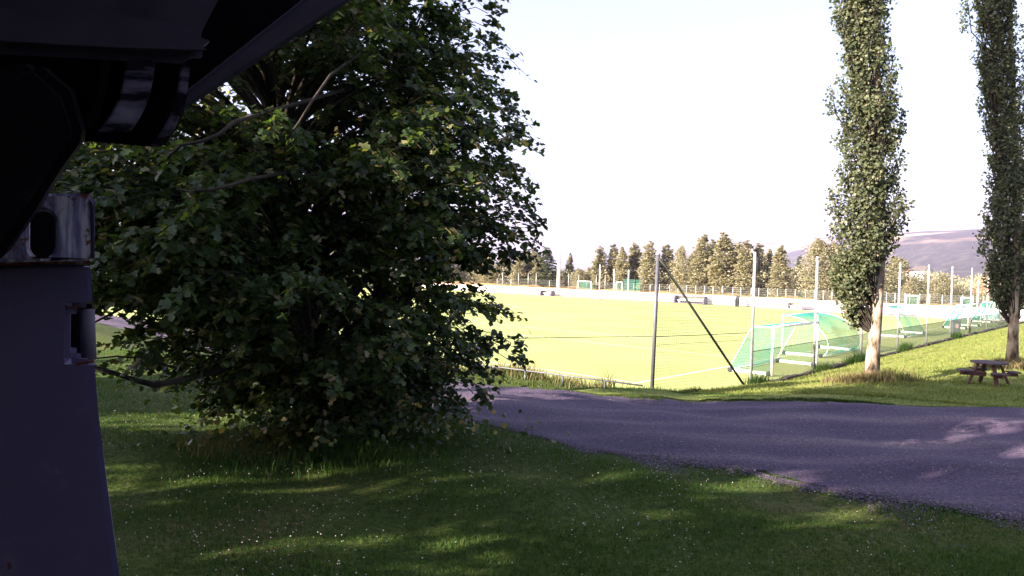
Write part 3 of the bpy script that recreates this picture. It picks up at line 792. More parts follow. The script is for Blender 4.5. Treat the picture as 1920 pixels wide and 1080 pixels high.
def broad_tree(base, H, tr, env, n_prim, label, leafmat, tmpl, size, seed, tips=(), lean=(0, 0), droop=.25, n_sec=10, n_leaf=15, near_parts=0, name='maple_tree', extra_branches=(), zmin=.6, lsz=.3):
    r = np.random.default_rng(seed); base = Vector(base)
    tree = thing(name, label, 'tree', base)
    def axis_p(h): t = h / H; return Vector((lean[0] * t, lean[1] * t, h))
    b = MB(); hs = np.linspace(-.2, H * .93, 12)
    b.tube([axis_p(h) + Vector((.05 * math.sin(h * 1.7), .05 * math.cos(h * 1.3), 0)) for h in hs], [tr * (1.35 if h < .1 else 1) * (1 - .9 * max(h, 0) / H) for h in hs], 10)
    b.build('trunk', M['bark_dark'], tree, True)
    ez = np.array([e[0] for e in env]); er = np.array([e[1] for e in env])
    wood = MB(); P = []; L = []; N = []; S = []
    targets = []
    for i in range(n_prim):
        # area-weighted height
        for _ in range(30):
            z = r.uniform(ez[0], ez[-1])
            if r.uniform(0, er.max()) < np.interp(z, ez, er) + .25: break
        th = r.uniform(0, 2 * math.pi); rad = np.interp(z, ez, er) * r.uniform(.62, 1.05)
        ax = axis_p(z); targets.append((ax.x + rad * math.cos(th), ax.y + rad * math.sin(th), z))
    n_prim = len(targets); targets += [tuple(Vector(t) - base) for t in tips]
    for ti, tg_ in enumerate(targets):
        tip = Vector(tg_); h0 = min(max(.5, tip.z - (tip - axis_p(tip.z)).length * r.uniform(.25, .75)), H * .9); a = axis_p(h0)
        out = Vector((tip.x - a.x, tip.y - a.y, 0)); rl = out.length; 
        if rl < .05: continue
        out.normalize(); ctrl = a + out * rl * .5 + Vector((0, 0, (tip.z - a.z) * .8 + rl * .18)); n = 9
        path = [(a * (1 - t) ** 2 + ctrl * 2 * t * (1 - t) + tip * t * t) for t in np.linspace(0, 1, n)]
        path[-1].z -= droop * .3
        wood.tube(path, [max(.006, tr * .22 * (1 - t) ** 1.2) for t in np.linspace(0, 1, n)], 5, cap=False)
        for k in range(n_sec):
            t = r.uniform(.28, 1.0) if k > 1 else 1.0
            p = a * (1 - t) ** 2 + ctrl * 2 * t * (1 - t) + tip * t * t
            side = Vector((-out.y, out.x, 0)) * (1 if k % 2 else -1)
            d = (side * r.uniform(.2, 1.1) + out * r.uniform(.3, 1.1) + Vector((0, 0, r.uniform(-.35, .35)))).normalized() if k > 1 else (out + Vector((0, 0, -.25))).normalized()
            ln = r.uniform(.35, .8) * (.38 if ti >= n_prim and len(tips) < 85 else 1)
            q1 = p + d * ln * .5; q2 = p + d * ln + Vector((0, 0, -droop * ln))
            wood.tube([p, q1, q2], [.007, .005, .003], 3, cap=False)
            for j in range(n_leaf):
                s_ = (j + r.uniform(0, .8)) / n_leaf
                q = p * (1 - s_) ** 2 + q1 * 2 * s_ * (1 - s_) + q2 * s_ * s_
                sd = Vector((-d.y, d.x, 0)) * (1 if j % 2 else -1)
                ld = d * r.uniform(.1, .9) + sd * r.uniform(.4, 1) + Vector((0, 0, r.uniform(-.9, .1)))
                nn = Vector((r.normal(0, .45), r.normal(0, .45), 1))
                P.append(q + Vector((r.normal(0, .04), r.normal(0, .04), r.normal(0, .04)))); L.append(ld); N.append(nn); S.append(size * r.uniform(1 - lsz, 1 + lsz))
    o = link('twigs', wood.mesh('twigs'), M['bark_dark'], tree, True); tag(o, kind='stuff')
    P = np.array([tuple(p) for p in P]); L = np.array([tuple(p) for p in L]); N = np.array([tuple(p) for p in N]); S = np.array(S)
    low = P[:, 2] < .12; P, L, N, S = P[~low], L[~low], N[~low], S[~low]
    if near_parts:
        Wd = P + np.array(base); dist = np.linalg.norm(Wd - np.array([0, 0, CAM_Z]), axis=1)
        vis = np.abs(Wd[:, 0] / np.maximum(Wd[:, 1], .1)) < .62
        order = np.argsort(np.where(vis, dist - 2.5 * S / size, 99)); sel = order[:near_parts]; rest = order[near_parts:]
        vars_ = []
        for k in range(8):
            mm = leaf_mesh('leaf', [(0, 0, 0)], [(0, 1, 0)], [(0, 0, 1)], [1.0], tmpl, leafmat)
            vars_.append(mm)
        for k_, i in enumerate(sel):
            l_ = Vector(L[i]).normalized(); n_ = Vector(N[i]); n_ = (n_ - l_ * n_.dot(l_)).normalized(); w_ = l_.cross(n_)
            o = bpy.data.objects.new('leaf', vars_[k_ % 8]); C.objects.link(o); o.parent = tree
            o.matrix_local = Matrix.Translation(P[i]) @ Matrix((w_, l_, n_)).transposed().to_4x4() @ Matrix.Scale(float(S[i]), 4)
        P, L, N, S = P[rest], L[rest], N[rest], S[rest]
    o = link('crown', leaf_mesh('crown', P, L, N, S, tmpl, leafmat), None, tree); tag(o, kind='stuff')
    for pts, rad in extra_branches:
        b = MB(); b.tube([Vector(p) - base for p in pts], list(np.linspace(rad, rad * .45, len(pts))), 7)
        b.build('branch', M['bark_dark'], tree, True)
    return tree

mb = at_g(600, 822)
br = [([at_d(430, 690, 10.2), at_d(330, 715, 9.0), at_d(290, 722, 8.9), at_d(250, 712, 8.8), at_d(215, 700, 8.7), at_d(180, 690, 8.6), at_d(120, 650, 8.5)], .045),
      ([at_d(640, 170, 10.5), at_d(520, 205, 8.8), at_d(440, 228, 7.6), at_d(410, 252, 7.5), at_d(380, 264, 7.4), at_d(340, 272, 7.4), at_d(310, 300, 7.5)], .026),
      ([at_d(560, 320, 9.8), at_d(470, 335, 8.0), at_d(430, 348, 7.6), at_d(395, 356, 7.5), at_d(350, 358, 7.5), at_d(320, 350, 7.6)], .022),
      ([at_d(690, 90, 10.6), at_d(620, 140, 9.0), at_d(585, 190, 8.0), at_d(560, 230, 8.0), at_d(530, 270, 8.2)], .02),
      ([at_d(330, 540, 9.6), at_d(235, 575, 8.8), at_d(205, 590, 8.7), at_d(176, 605, 8.6), at_d(120, 640, 8.5)], .02),
      ([at_d(330, 690, 9.4), at_d(270, 672, 8.8), at_d(220, 668, 8.7), at_d(180, 672, 8.6), at_d(120, 690, 8.4)], .016)]
mtips = [at_d(random.uniform(110, 420), random.uniform(265, 560), random.uniform(7.8, 10.5)) for _ in range(90)]
broad_tree(mb, 10.5, .26, [(.7, 1.3), (1.3, 2.4), (2.5, 3.2), (4, 3.6), (5.5, 3.3), (7, 2.6), (8.5, 2.0), (10.3, .6)], 430,
           'dense dark maple with jagged leaves filling the view beside the grey steel post', M['maple'], LOBED, .102, 11, lean=(-1.5, -.3), near_parts=290, tips=mtips,
           n_sec=11, n_leaf=15, extra_branches=br)
lb = at_g(700, 800)
tips = [(941, 14, 11.5), (938, 40, 11.5), (940, 66, 11.6), (905, 100, 11.4), (938, 108, 11.6), (920, 150, 11.4), (968, 188, 11.6), (975, 205, 11.8), (980, 240, 11.5), (965, 268, 11.4), (952, 305, 11.5),
        (926, 342, 11.3), (985, 372, 11.6), (1018, 402, 11.6), (1015, 425, 11.8), (1018, 450, 11.5), (1000, 472, 11.4), (960, 480, 11.5), (925, 500, 11.6), (925, 545, 11.4), (922, 572, 11.5), (880, 590, 11.3),
        (985, 632, 11.2), (978, 648, 11.0), (982, 665, 11.4), (945, 690, 11.2), (925, 738, 11.0), (880, 745, 11.0), (820, 765, 10.8), (700, 790, 10.2), (760, 780, 10.4), (640, 800, 10.0), (850, 610, 11), (900, 655, 11.1), (905, 615, 11.3), (860, 700, 11)]
tw = []
for px, py, Yd in tips: tw.append(at_d(px - 26, py - 2, Yd))
for px, py, Yd in tips[:28]: tw.append(at_d(px - 70 - random.uniform(0, 40), py + random.uniform(-18, 18), Yd + random.uniform(-.4, .5)))
broad_tree(lb, 11.5, .17, [(.3, 1.0), (1.2, 1.5), (2.6, 1.75), (4, 1.9), (5.5, 1.75), (7.5, 1.55), (9, 1.3), (11.3, .5)], 150,
           'lime tree with small rounded leaves on drooping layered branches, right of the jagged-leaved maple', M['lime'], ROUND, .088, 23, tips=tw,
           lean=(.6, 0), name='lime_tree', droop=.35, n_sec=8, n_leaf=12,
           extra_branches=[([at_d(728, 330, 11.9), at_d(738, 270, 11.9), at_d(752, 205, 11.9), at_d(775, 140, 11.9)], .05)])

# ------------------------------------------------------------------ poplars
def poplar(base, label, trunk_px, outline, H, n_clump, seed, size=.1, tr=.2, below=0.0, tufts=()):
    """outline: list of (height above base, centre dx, radius)"""
    r = np.random.default_rng(seed); base = Vector(base)
    t_ = thing('poplar_tree', label, 'tree', base, 'columnar poplars on the lawn')
    oz = np.array([o[0] for o in outline]); oc = np.array([o[1] for o in outline]); orr = np.array([o[2] for o in outline])
    b = MB(); hs = np.linspace(-.15, H * .9, 14)
    b.tube([(np.interp(h, [0, 3, 5, H], [0, trunk_px, trunk_px, np.interp(H, oz, oc)]), 0, h) for h in hs], [tr * (1.3 if h < .1 else 1) * (1 - .85 * max(h, 0) / H) for h in hs], 12)
    b.build('trunk', M['bark_pop'], t_, True)
    wood = MB(); P = []; L = []; N = []; S = []
    zlo, zhi = outline[0][0], outline[-1][0]
    for i in range(n_clump):
        z = r.uniform(zlo, zhi); th = r.uniform(0, 2 * math.pi); rad = np.interp(z, oz, orr) * (r.uniform(.55, 1.0) if r.uniform() < .75 else r.uniform(0, .6))
        rad *= 1 + .14 * math.sin(z * 3.1 + 2 * th) + .1 * math.sin(z * 7 + th * 3)
        c = Vector((np.interp(z, oz, oc) + rad * math.cos(th), rad * math.sin(th), z))
        c.y += .3 * max(0.0, 1 - (z - zlo) / 2.2)
        up = Vector((math.cos(th) * .35, math.sin(th) * .35, 1)).normalized()
        if i % 3 == 0:
            s0 = Vector((trunk_px + (np.interp(z, oz, oc) - trunk_px) * float(ss(3, 7, z)), 0, max(z - 1.3, 1.4)))
            wood.tube([s0, (s0 + c) / 2 + Vector((math.cos(th), math.sin(th), -.2)) * .12, c + up * .2], [.03, .018, .006], 4, cap=False)
        for j in range(25):
            q = c + up * r.uniform(-.22, .25) + Vector((r.normal(0, .075), r.normal(0, .075), r.normal(0, .06)))
            P.append(tuple(q)); od = Vector((math.cos(th), math.sin(th), 0))
            l_ = od * r.uniform(-.2, 1) + Vector((r.normal(0, .5), r.normal(0, .5), r.uniform(-1, .5)))
            L.append(tuple(l_)); N.append((od.x * .9 + r.normal(0, .55), od.y * .9 + r.normal(0, .55), r.normal(.35, .5))); S.append(size * r.uniform(.7, 1.3))
    for (x, y, z0, z1, rr) in tufts:
        wood.tube([(x * .5, y * .5, z0 - .8), (x * .9, y, z0), (x, y, z1)], [.03, .02, .006], 4, cap=False)
        for j in range(int(150 * (z1 - z0))):
            z = r.uniform(z0, z1); P.append((x + r.normal(0, rr), y + r.normal(0, rr), z)); L.append((r.normal(), r.normal(), r.normal(-.2))); N.append((r.normal(), r.normal() - .4, r.normal())); S.append(size * r.uniform(.7, 1.2))
    tag(link('twigs', wood.mesh('twigs'), M['bark_dark'], t_, True), kind='stuff')
    tag(link('crown', leaf_mesh('crown', P, L, N, S, RHOMB, M['poplar']), None, t_), kind='stuff')
    return t_
pb = at_g(1633, 718); sc = pb.y / FPX          # metres per pixel at the first poplar
def ol(rows, base, bx):
    k = base.y / FPX; out = []
    for py, xl, xr in rows:
        h = at_d((xl + xr) / 2, py, base.y); xL = at_d(xl, py, base.y).x; xR = at_d(xr, py, base.y).x
        out.append((h.z - base.z, (xL + xR) / 2 - base.x, (xR - xL) / 2))
    return [(a, c, .92 * q) for a, c, q in out]
o1 = ol([(602, 1606, 1626), (575, 1584, 1630), (540, 1570, 1632), (505, 1568, 1644), (480, 1566, 1668), (450, 1566, 1684), (400, 1566, 1690), (350, 1568, 1690), (310, 1574, 1688), (250, 1572, 1684), (200, 1578, 1684), (150, 1584, 1676), (100, 1580, 1668), (50, 1572, 1662), (0, 1566, 1658)], pb, 1633)
o1 += [(o1[-1][0] + 2, o1[-1][1], .6), (o1[-1][0] + 5, o1[-1][1], .45), (o1[-1][0] + 6.5, o1[-1][1], .1)]
poplar(pb, 'nearest columnar poplar with a sunlit pale trunk, in front of the parked goals', .12, o1, o1[-1][0] + .1, 1500, 5, .098, .19,
       tufts=[(at_d(1556, 180, pb.y).x - pb.x, -.1, at_d(1556, 215, pb.y).z - pb.z, at_d(1556, 165, pb.y).z - pb.z, .1), (at_d(1692, 210, pb.y).x - pb.x, 0, at_d(1690, 250, pb.y).z - pb.z, at_d(1692, 205, pb.y).z - pb.z, .06),
              (at_d(1560, 370, pb.y).x - pb.x, 0, at_d(1560, 400, pb.y).z - pb.z, at_d(1560, 350, pb.y).z - pb.z, .09)])
pb2 = at_g(1897, 694)
o2 = ol([(575, 1884, 1920), (555, 1874, 1925), (525, 1862, 1925), (470, 1850, 1925), (430, 1852, 1922), (380, 1852, 1920), (330, 1856, 1918), (290, 1858, 1915), (240, 1850, 1912), (200, 1842, 1908), (150, 1838, 1905), (100, 1836, 1900), (50, 1838, 1900), (0, 1832, 1900)], pb2, 1897)
o2 += [(o2[-1][0] + 2, o2[-1][1] - .2, .55), (o2[-1][0] + 5, o2[-1][1], .4), (o2[-1][0] + 6, o2[-1][1], .1)]
poplar(pb2, 'second columnar poplar in shade, standing right behind the picnic table', .0, o2, o2[-1][0] + .1, 1350, 6, .098, .17,
       tufts=[(at_d(1842, 440, pb2.y).x - pb2.x, 0, at_d(1842, 480, pb2.y).z - pb2.z, at_d(1842, 430, pb2.y).z - pb2.z, .09), (at_d(1812, 10, pb2.y).x - pb2.x, 0, at_d(1820, 60, pb2.y).z - pb2.z, at_d(1808, -10, pb2.y).z - pb2.z, .09)])
pb3 = Vector((18.6, 26.0, 0)); pb3.z = float(gz(pb3.x, pb3.y))
o3 = [(2.2, 0, .3), (3.2, .0, .7), (5, -.2, .85), (7, -.3, .8), (9, -.3, .75), (11, -.3, .7), (14, 0, .5), (17, 0, .1)]
poplar(pb3, 'third poplar cut off by the right edge of the view with sunlit leaves', .0, o3, 17, 900, 8, .10, .19)

# ------------------------------------------------------------------ distant trees
def far_tree_proto(kind, seed):
    r = np.random.default_rng(seed); P = []; L = []; N = []; S = []
    if kind == 'spruce':
        for i in range(1500):
            z = 1 - r.uniform(0, 1) ** .6 * .92; rad = (1 - z) * .30 * (.6 + .4 * abs(math.sin(z * 40))) * r.uniform(.3, 1); th = r.uniform(0, 6.28)
            P.append((rad * math.cos(th), rad * math.sin(th), z)); L.append((math.cos(th), math.sin(th), -.5)); N.append((r.normal(0, .4), r.normal(0, .4), 1)); S.append(r.uniform(.03, .055))
    else:
        lobes = []; wd = .24 if kind == 'broad' else .13
        for k in range(46 if kind == 'broad' else 34):
            zc = r.uniform(.05, .93); w_ = wd * (min(1, (1.0 - zc) * (2.2 if kind == 'broad' else 1.4)) ** .8) * (.75 + .25 * min(1, zc * 5))
            a = r.uniform(0, 6.28); q = r.uniform(.1, .75) * w_; lobes.append((q * math.cos(a), q * math.sin(a), zc, max(.012, w_ * r.uniform(.3, .55))))
        for k in range(26):
            zc = .06 + .9 * k / 25; w_ = wd * min(1, (1.0 - zc) * 2.0) ** .75; lobes.append((r.normal(0, .012), r.normal(0, .012), zc, max(.010, w_ * .6)))
        for i in range(8000):
            x, y, z, rr = lobes[int(r.integers(len(lobes)))]; d = r.normal(0, 1, 3); d /= np.linalg.norm(d); q = r.uniform(.5, 1) * rr
            P.append((x + d[0] * q, y + d[1] * q, max(.02, z + d[2] * q * 1.5))); L.append((d[0] + r.normal(0, .6), d[1] + r.normal(0, .6), r.uniform(-1, .5))); N.append((r.normal(0, 1), r.normal(0, 1), r.normal(0, 1))); S.append(r.uniform(.013, .028) * (.35 + .65 * min(1, (1.03 - z) * 3.5)))
    return leaf_mesh('crown', P, L, N, S, RHOMB, M['spruce'] if kind == 'spruce' else M['birch'])
protos = {k: [far_tree_proto(k, 50 + i + 10 * j) for i in range(4)] for j, k in enumerate(('narrow', 'broad', 'spruce'))}
tb_ = MB(); tb_.tube([(0, 0, 0), (.01, 0, .35), (0, 0, .95)], [.018, .012, .003], 7); trunk_me = tb_.mesh('trunk'); trunk_me.materials.append(M['bark_birch'])
FT = [  # px, top py, kind, du, width factor, label
 (915, 478, 'broad', 10, 1, 'dark broad tree leftmost in the far row, half hidden by lime tree tips'),
 (945, 466, 'narrow', 14, 1.6, 'dark bushy tree behind the lime tree tips and left part of the far boards'),
 (972, 470, 'narrow', 9, 1.2, 'dark birch above the far boards between two bushy trees'),
 (998, 464, 'narrow', 12, 1.7, 'shaded bushy tree just left of the dark spruce'),
 (984, 468, 'broad', 16, 1.5, 'wide dark tree behind the two dark birches left of the spruce'),
 (1010, 474, 'narrow', 8, 1.3, 'slim dark tree touching the left side of the dark spruce'),
 (1024, 462, 'spruce', 9, 1.6, 'dark pointed spruce standing left of the floodlight mast'),
 (1067, 472, 'narrow', 14, .9, 'solitary slim pale birch just right of the floodlight mast'),
 (1085, 502, 'broad', 9, 1.1, 'low bush-like tree above the white framed far goal'),
 (1104, 500, 'broad', 12, 1, 'small rounded tree between the pale slim birch and the taller row'),
 (1124, 459, 'narrow', 10, 1.1, 'slender birch beginning the tall row right of the gap'),
 (1149, 455, 'narrow', 12, 1.2, 'second tall birch right of the gap, above the teal netting'),
 (1165, 460, 'narrow', 9, 1, 'slim birch standing over the teal netting'),
 (1188, 452, 'narrow', 12, 1.2, 'pinkish tall birch two trees left of the corner post'),
 (1216, 449, 'narrow', 10, 1.3, 'tall birch directly left of the corner post top'),
 (1250, 456, 'narrow', 13, 1.3, 'birch directly right of the corner post top'),
 (1276, 457, 'broad', 10, .9, 'rounded birch above the long dark purple shelter'),
 (1296, 470, 'narrow', 16, 1.1, 'dark green narrow tree in the dip before the tallest pair'),
 (1316, 436, 'narrow', 11, 1.3, 'left one of the two tallest birches in the far row'),
 (1336, 446, 'narrow', 14, 1.1, 'birch wedged between the two tallest birches'),
 (1356, 432, 'narrow', 10, 1.4, 'right and tallest of the two highest birches in the far row'),
 (1380, 450, 'narrow', 14, 1.1, 'thin topped birch just right of the tallest birch'),
 (1397, 447, 'narrow', 10, 1.2, 'spiky birch immediately left of the first bare fence post'),
 (1421, 453, 'narrow', 12, 1.2, 'birch behind the bare top of the first long-fence post'),
 (1441, 464, 'narrow', 15, 1, 'lower birch standing before the blue far ridge'),
 (1462, 457, 'narrow', 10, 1.2, 'pale yellow birch last before the gap with the blue ridge'),
 (1490, 500, 'broad', 16, .8, 'low dark tree in the gap below the blue ridge'),
 (1498, 478, 'spruce', 26, 1.0, 'dark spruce in the gap left of the big rounded tree'),
 (1532, 443, 'broad', 8, 1.3, 'large rounded tree left of the nearest poplar'),
 (1562, 450, 'broad', 9, 1.1, 'rounded tree partly behind the left edge of the nearest poplar'),
 (1600, 470, 'broad', 10, 1.1, 'tree hidden mostly behind the crown of the nearest poplar'),
 (1650, 480, 'broad', 9, 1.1, 'bushy tree seen between the nearest poplar trunk and its crown'),
 (1680, 478, 'broad', 10, 1, 'olive tree just right of the nearest poplar, before the hill'),
 (1712, 518, 'broad', 8, 1.2, 'rounded bush below the lone white house'),
 (1735, 522, 'broad', 9, 1.2, 'rounded bush right of the lone white house between two fence posts'),
 (1768, 512, 'broad', 8, 1.3, 'brighter green bushy tree rightmost of the bushes before the hill'),
 (1818, 552, 'broad', 10, 1.2, 'small bush below the distant orange roofs'),
 (1885, 535, 'broad', 12, 1.2, 'green tree right of the red house, beside the farther poplar'),
 (1925, 540, 'broad', 12, 1.2, 'bushy tree at the right edge beyond the pitch corner'),
]
for i, (px, py, kind, du, wf, label) in enumerate(FT):
    q = far_uv(px, 540, u=U1 + du + 1); h = at_d(px, py, q.y).z - 1.0; h = max(h, 1.5)
    t_ = thing('birch_tree' if kind == 'narrow' else 'spruce_tree' if kind == 'spruce' else 'broadleaf_tree', label, 'tree', (q.x, q.y, 1.0), 'row of trees beyond the pitch', rz=i * 1.3)
    cr = tag(link('crown', protos[kind][i % 4], None, t_), kind='stuff'); wv = wf * h * random.uniform(.95, 1.15) * (1.7 if kind == 'narrow' else 1.25)
    if kind == 'broad' and h < 6: wv *= 1.5
    cr.scale = (wv, wv, h)
    tr_ = link('trunk', trunk_me, None, t_); tr_.scale = (h, h, h)
# distant woods seen through and left of the near trees
q = []
for i in range(16):
    x = -75 + i * 4.6; y = 150 - abs(x) * .35 + random.uniform(-6, 6); h = random.uniform(9, 14)
    t_ = thing('broadleaf_tree', 'dark tree of the distant wood glimpsed through the maple leaves', 'tree', (x, y, -.1), 'trees of the wood behind the maple', rz=i)
    cr = tag(link('crown', protos[random.choice(['broad', 'narrow', 'spruce'])][i % 4], None, t_), kind='stuff'); cr.scale = (h * 1.1, h * 1.1, h)
    tr_ = link('trunk', trunk_me, None, t_); tr_.scale = (h, h, h)
# mid undergrowth filling the base of the far row
r = np.random.default_rng(77); P = []; L = []; N = []; S = []
for i in range(60000):
    v = r.uniform(2, 120); u_ = U1 + r.uniform(11, 24); hh = 1.1 + 1.5 * abs(math.sin(v * .45) * math.sin(v * .17 + 1)) + (1.5 if 15 < v < 50 else .8)
    p = uv(u_, v, 1 + r.uniform(0, 1) ** .8 * hh); P.append(tuple(p)); L.append(r.normal(0, 1, 3)); N.append((r.normal(-.5, .6), r.normal(-.6, .6), r.normal(.4, .5))); S.append(r.uniform(.13, .30))
tag(link('undergrowth', leaf_mesh('undergrowth', P, np.array(L), N, S, RHOMB, M['birch'])), kind='stuff')

# ------------------------------------------------------------------ unseen trees added left of the view to shade the lawn and road
SN = Vector((-LD.y, LD.x, 0))
def shade_pos(s_, t): v = SN * s_ + LD * t; return Vector((v.x, v.y, 0))
def shade_tree(s_, t, H, Rr, nleaf, seed, label, nl=60, lf=.42):
    r = np.random.default_rng(seed); p = shade_pos(s_, t); p.z = float(gz(p.x, p.y))
    t_ = thing('shade_tree', label, 'tree', p, 'unseen trees added for shade outside the left edge')
    b = MB(); b.tube([(0, 0, -.2), (.1, 0, H * .5), (0, 0, H * .9)], [.3, .2, .05], 9); b.build('trunk', M['bark_dark'], t_, True)
    P = []; L = r.normal(0, 1, (nleaf, 3)); N = r.normal(0, 1, (nleaf, 3)); S = r.uniform(.16, .32, nleaf)
    lobes = []
    for k in range(nl):
        z = r.uniform(.06, .98); rad = Rr * math.sin(math.pi * min(.98, (1.05 - z) * .9)) ** .5; a = r.uniform(0, 6.28); q_ = rad * r.uniform(0, .8) ; lobes.append((q_ * math.cos(a), q_ * math.sin(a), z * H, rad * lf))
    for i in range(nleaf):
        x, y, z, rr = lobes[int(r.integers(nl))]; d = r.normal(0, 1, 3); d /= np.linalg.norm(d); q_ = rr * r.uniform(.2, 1)
        P.append((x + d[0] * q_, y + d[1] * q_, max(.3, z + d[2] * q_)))
    tag(link('crown', leaf_mesh('crown', P, L, N, S, RHOMB, M['lime']), None, t_), kind='stuff')
shade_tree(1.8, -14, 16, 3.4, 20000, 1, 'tall dense shade tree added left of the unseen building, outside the view')
shade_tree(-4, -14, 17, 3.5, 14000, 6, 'tall shade tree added behind the unseen building, outside the view')
shade_tree(7.9, -11.5, 10.8, 1.9, 8500, 14, 'small upright shade tree added outside the left edge beside the low dense tree', 34, .34)
shade_tree(5.4, -9.5, 9.6, 2.4, 12500, 22, 'low dense shade tree added outside the left edge', 46, .33)
shade_tree(9.6, -17, 17, 2.6, 13000, 3, 'tall dense shade tree added outside the left edge, nearest the maple')
shade_tree(12.0, -24, 15, 2.0, 16000, 4, 'slim dense shade tree added outside the left edge')
shade_tree(12.5, -13, 15.5, 1.35, 15000, 9, 'slender dense shade tree added outside the left edge, between the maple and a taller tree')
shade_tree(17.2, -13, 13.0, 1.6, 17000, 12, 'slim dense shade tree added outside the left edge, beyond the slender one')
shade_tree(17.0, -15, 7.0, 3.2, 9000, 5, 'low broad shade tree added outside the left edge')
shade_tree(22.0, -21, 7.5, 3.0, 6000, 7, 'low rounded shade tree added outside the left edge, beside the road')

# ------------------------------------------------------------------ unseen dark building added behind the camera to cut the skylight
gs = thing('blocker', 'dark boarded clubhouse added unseen behind the camera to cut skylight', 'building', (-8, -4, 1.2))
b = MB(); b.box((0, -5, 4), (30, 9, 8.4)); b.build('wall', M['canopy'], gs)
b = MB(); b.box((0, -4.6, 8.4), (31, 11, .3)); b.build('roof', M['roof'], gs)  # roof of the added unseen building
for k in range(6):
    b = MB(); b.box((-12 + k * 4.6, -.46, 2.4), (1.6, .12, 1.3)); wf_ = b.build('window_frame', M['white_paint'], gs)
    b = MB(); b.box((-12 + k * 4.6, -.38, 2.4), (1.4, .04, 1.1)); b.build('pane', M['glass'], wf_)

# ------------------------------------------------------------------ grass blades, weeds, clover
def in_road(x, y):
    """signed test against the two road edges (polyline), vectorised"""
    def yof(P, x): o = np.argsort(P[:, 0]); return np.interp(x, P[o, 0], P[o, 1])
    return (y > yof(NE, x)) & (y < yof(FE, x))
def blades(name, n, sampler, h0, h1, wd, mat, seed, lean=.5):
    r = np.random.default_rng(seed); x, y = sampler(r, n); z = gz(x, y); n = len(x)
    h = r.uniform(h0, h1, n) * (.6 + .8 * (.5 + .5 * np.sin(x * 1.7 + 2 * np.sin(y * 1.1)) * np.sin(y * 2.0 + x * .6)))
    a = r.uniform(0, 2 * math.pi, n); ca, sa = np.cos(a), np.sin(a); b_ = r.uniform(0, 2 * math.pi, n); ln = r.uniform(.1, lean, n) * h
    w_ = wd * r.uniform(.7, 1.3, n)
    V = np.zeros((n, 5, 3)); c = np.stack([x, y, z - .01], -1)
    V[:, 0] = c; V[:, 0, 0] -= ca * w_; V[:, 0, 1] -= sa * w_; V[:, 1] = c; V[:, 1, 0] += ca * w_; V[:, 1, 1] += sa * w_
    m_ = c.copy(); m_[:, 2] += h * .6; m_[:, 0] += np.cos(b_) * ln * .35; m_[:, 1] += np.sin(b_) * ln * .35
    V[:, 2] = m_; V[:, 2, 0] += ca * w_ * .7; V[:, 2, 1] += sa * w_ * .7; V[:, 3] = m_; V[:, 3, 0] -= ca * w_ * .7; V[:, 3, 1] -= sa * w_ * .7
    V[:, 4] = c; V[:, 4, 2] += h; V[:, 4, 0] += np.cos(b_) * ln; V[:, 4, 1] += np.sin(b_) * ln
    T = np.array([(0, 1, 2), (0, 2, 3), (3, 2, 4)]); F_ = (T[None] + (np.arange(n) * 5)[:, None, None]).reshape(-1, 3)
    return tag(link(name, npmesh(name, V.reshape(-1, 3), F_), mat), kind='stuff')
def near_lawn(r, n):
    # denser close to the camera: y distribution
    t = r.uniform(0, 1, n); y = 5.0 + 17.0 * t ** 1.35; x = r.uniform(-.72, .76, n) * (y + .6)
    k = ~in_road(x, y) & (y < 22); 
    # ragged encroaching of grass on the road margins
    e = in_road(x, y - .35 * r.uniform(0, 1, n) ** 2 ) & in_road(x, y)
    pat = (np.sin(x * 3.1 + np.sin(y * 4)) * np.sin(y * 5.3 + x * 1.7) + .5 * np.sin(x * 11) * np.sin(y * 9)) * .5 + .55
    k2 = in_road(x, y) & ~in_road(x, y - (.12 + 1.3 * np.clip(pat, 0, 1) ** 2) * r.uniform(0, 1, n) ** 1.6)
    k = k | k2
    u = UD.x * x + UD.y * y; v = VD.x * x + VD.y * y
    k &= ~((u > U0) & (v > V0 - .3)); return x[k], y[k]
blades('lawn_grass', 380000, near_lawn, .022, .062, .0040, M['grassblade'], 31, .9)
def margin(P, sgn, spread):
    def f(r, n):
        seg = np.r_[0, np.cumsum(np.linalg.norm(np.diff(P, axis=0), axis=1))]
        a_, b_ = np.interp([-3, 9], P[:, 0], seg) ; t = r.uniform(a_, b_, n); x = np.interp(t, seg, P[:, 0]); y = np.interp(t, seg, P[:, 1])
        cl = .08 + 1.0 * np.clip(np.sin(t * 1.9) * np.sin(t * 3.7 + 1) + .5 * np.sin(t * 9) + .3 * np.sin(t * 23), 0, 1)
        y = y + sgn * (r.exponential(spread, n) * cl - .18); return x, y
    return f
blades('margin_grass', 24000, margin(NE, 1, .85), .010, .034, .005, M['grassblade'], 71, .9)
blades('margin_grass', 26000, margin(FE, -1, .30), .02, .07, .008, M['vergeblade'], 72, .9)
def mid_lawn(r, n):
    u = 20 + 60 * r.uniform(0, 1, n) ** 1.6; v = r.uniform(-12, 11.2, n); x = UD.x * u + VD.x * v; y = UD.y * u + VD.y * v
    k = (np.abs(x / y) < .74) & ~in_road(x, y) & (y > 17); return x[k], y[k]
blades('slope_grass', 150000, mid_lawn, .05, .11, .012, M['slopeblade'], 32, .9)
def verge(r, n):
    v = r.uniform(11, 26, n); u = U0 - .1 - r.uniform(0, 1.6, n) ** 1.0; x = UD.x * u + VD.x * v; y = UD.y * u + VD.y * v; return x, y
blades('verge_grass', 30000, verge, .08, .20, .008, M['vergeblade'], 33, .7)
def weeds(r, n):
    v = np.concatenate([r.normal(17.5, 1.6, n // 2), r.uniform(14.2, 22, n // 2)]); u = U0 - .25 - np.abs(r.normal(0, .25, len(v))); x = UD.x * u + VD.x * v; y = UD.y * u + VD.y * v; return x, y
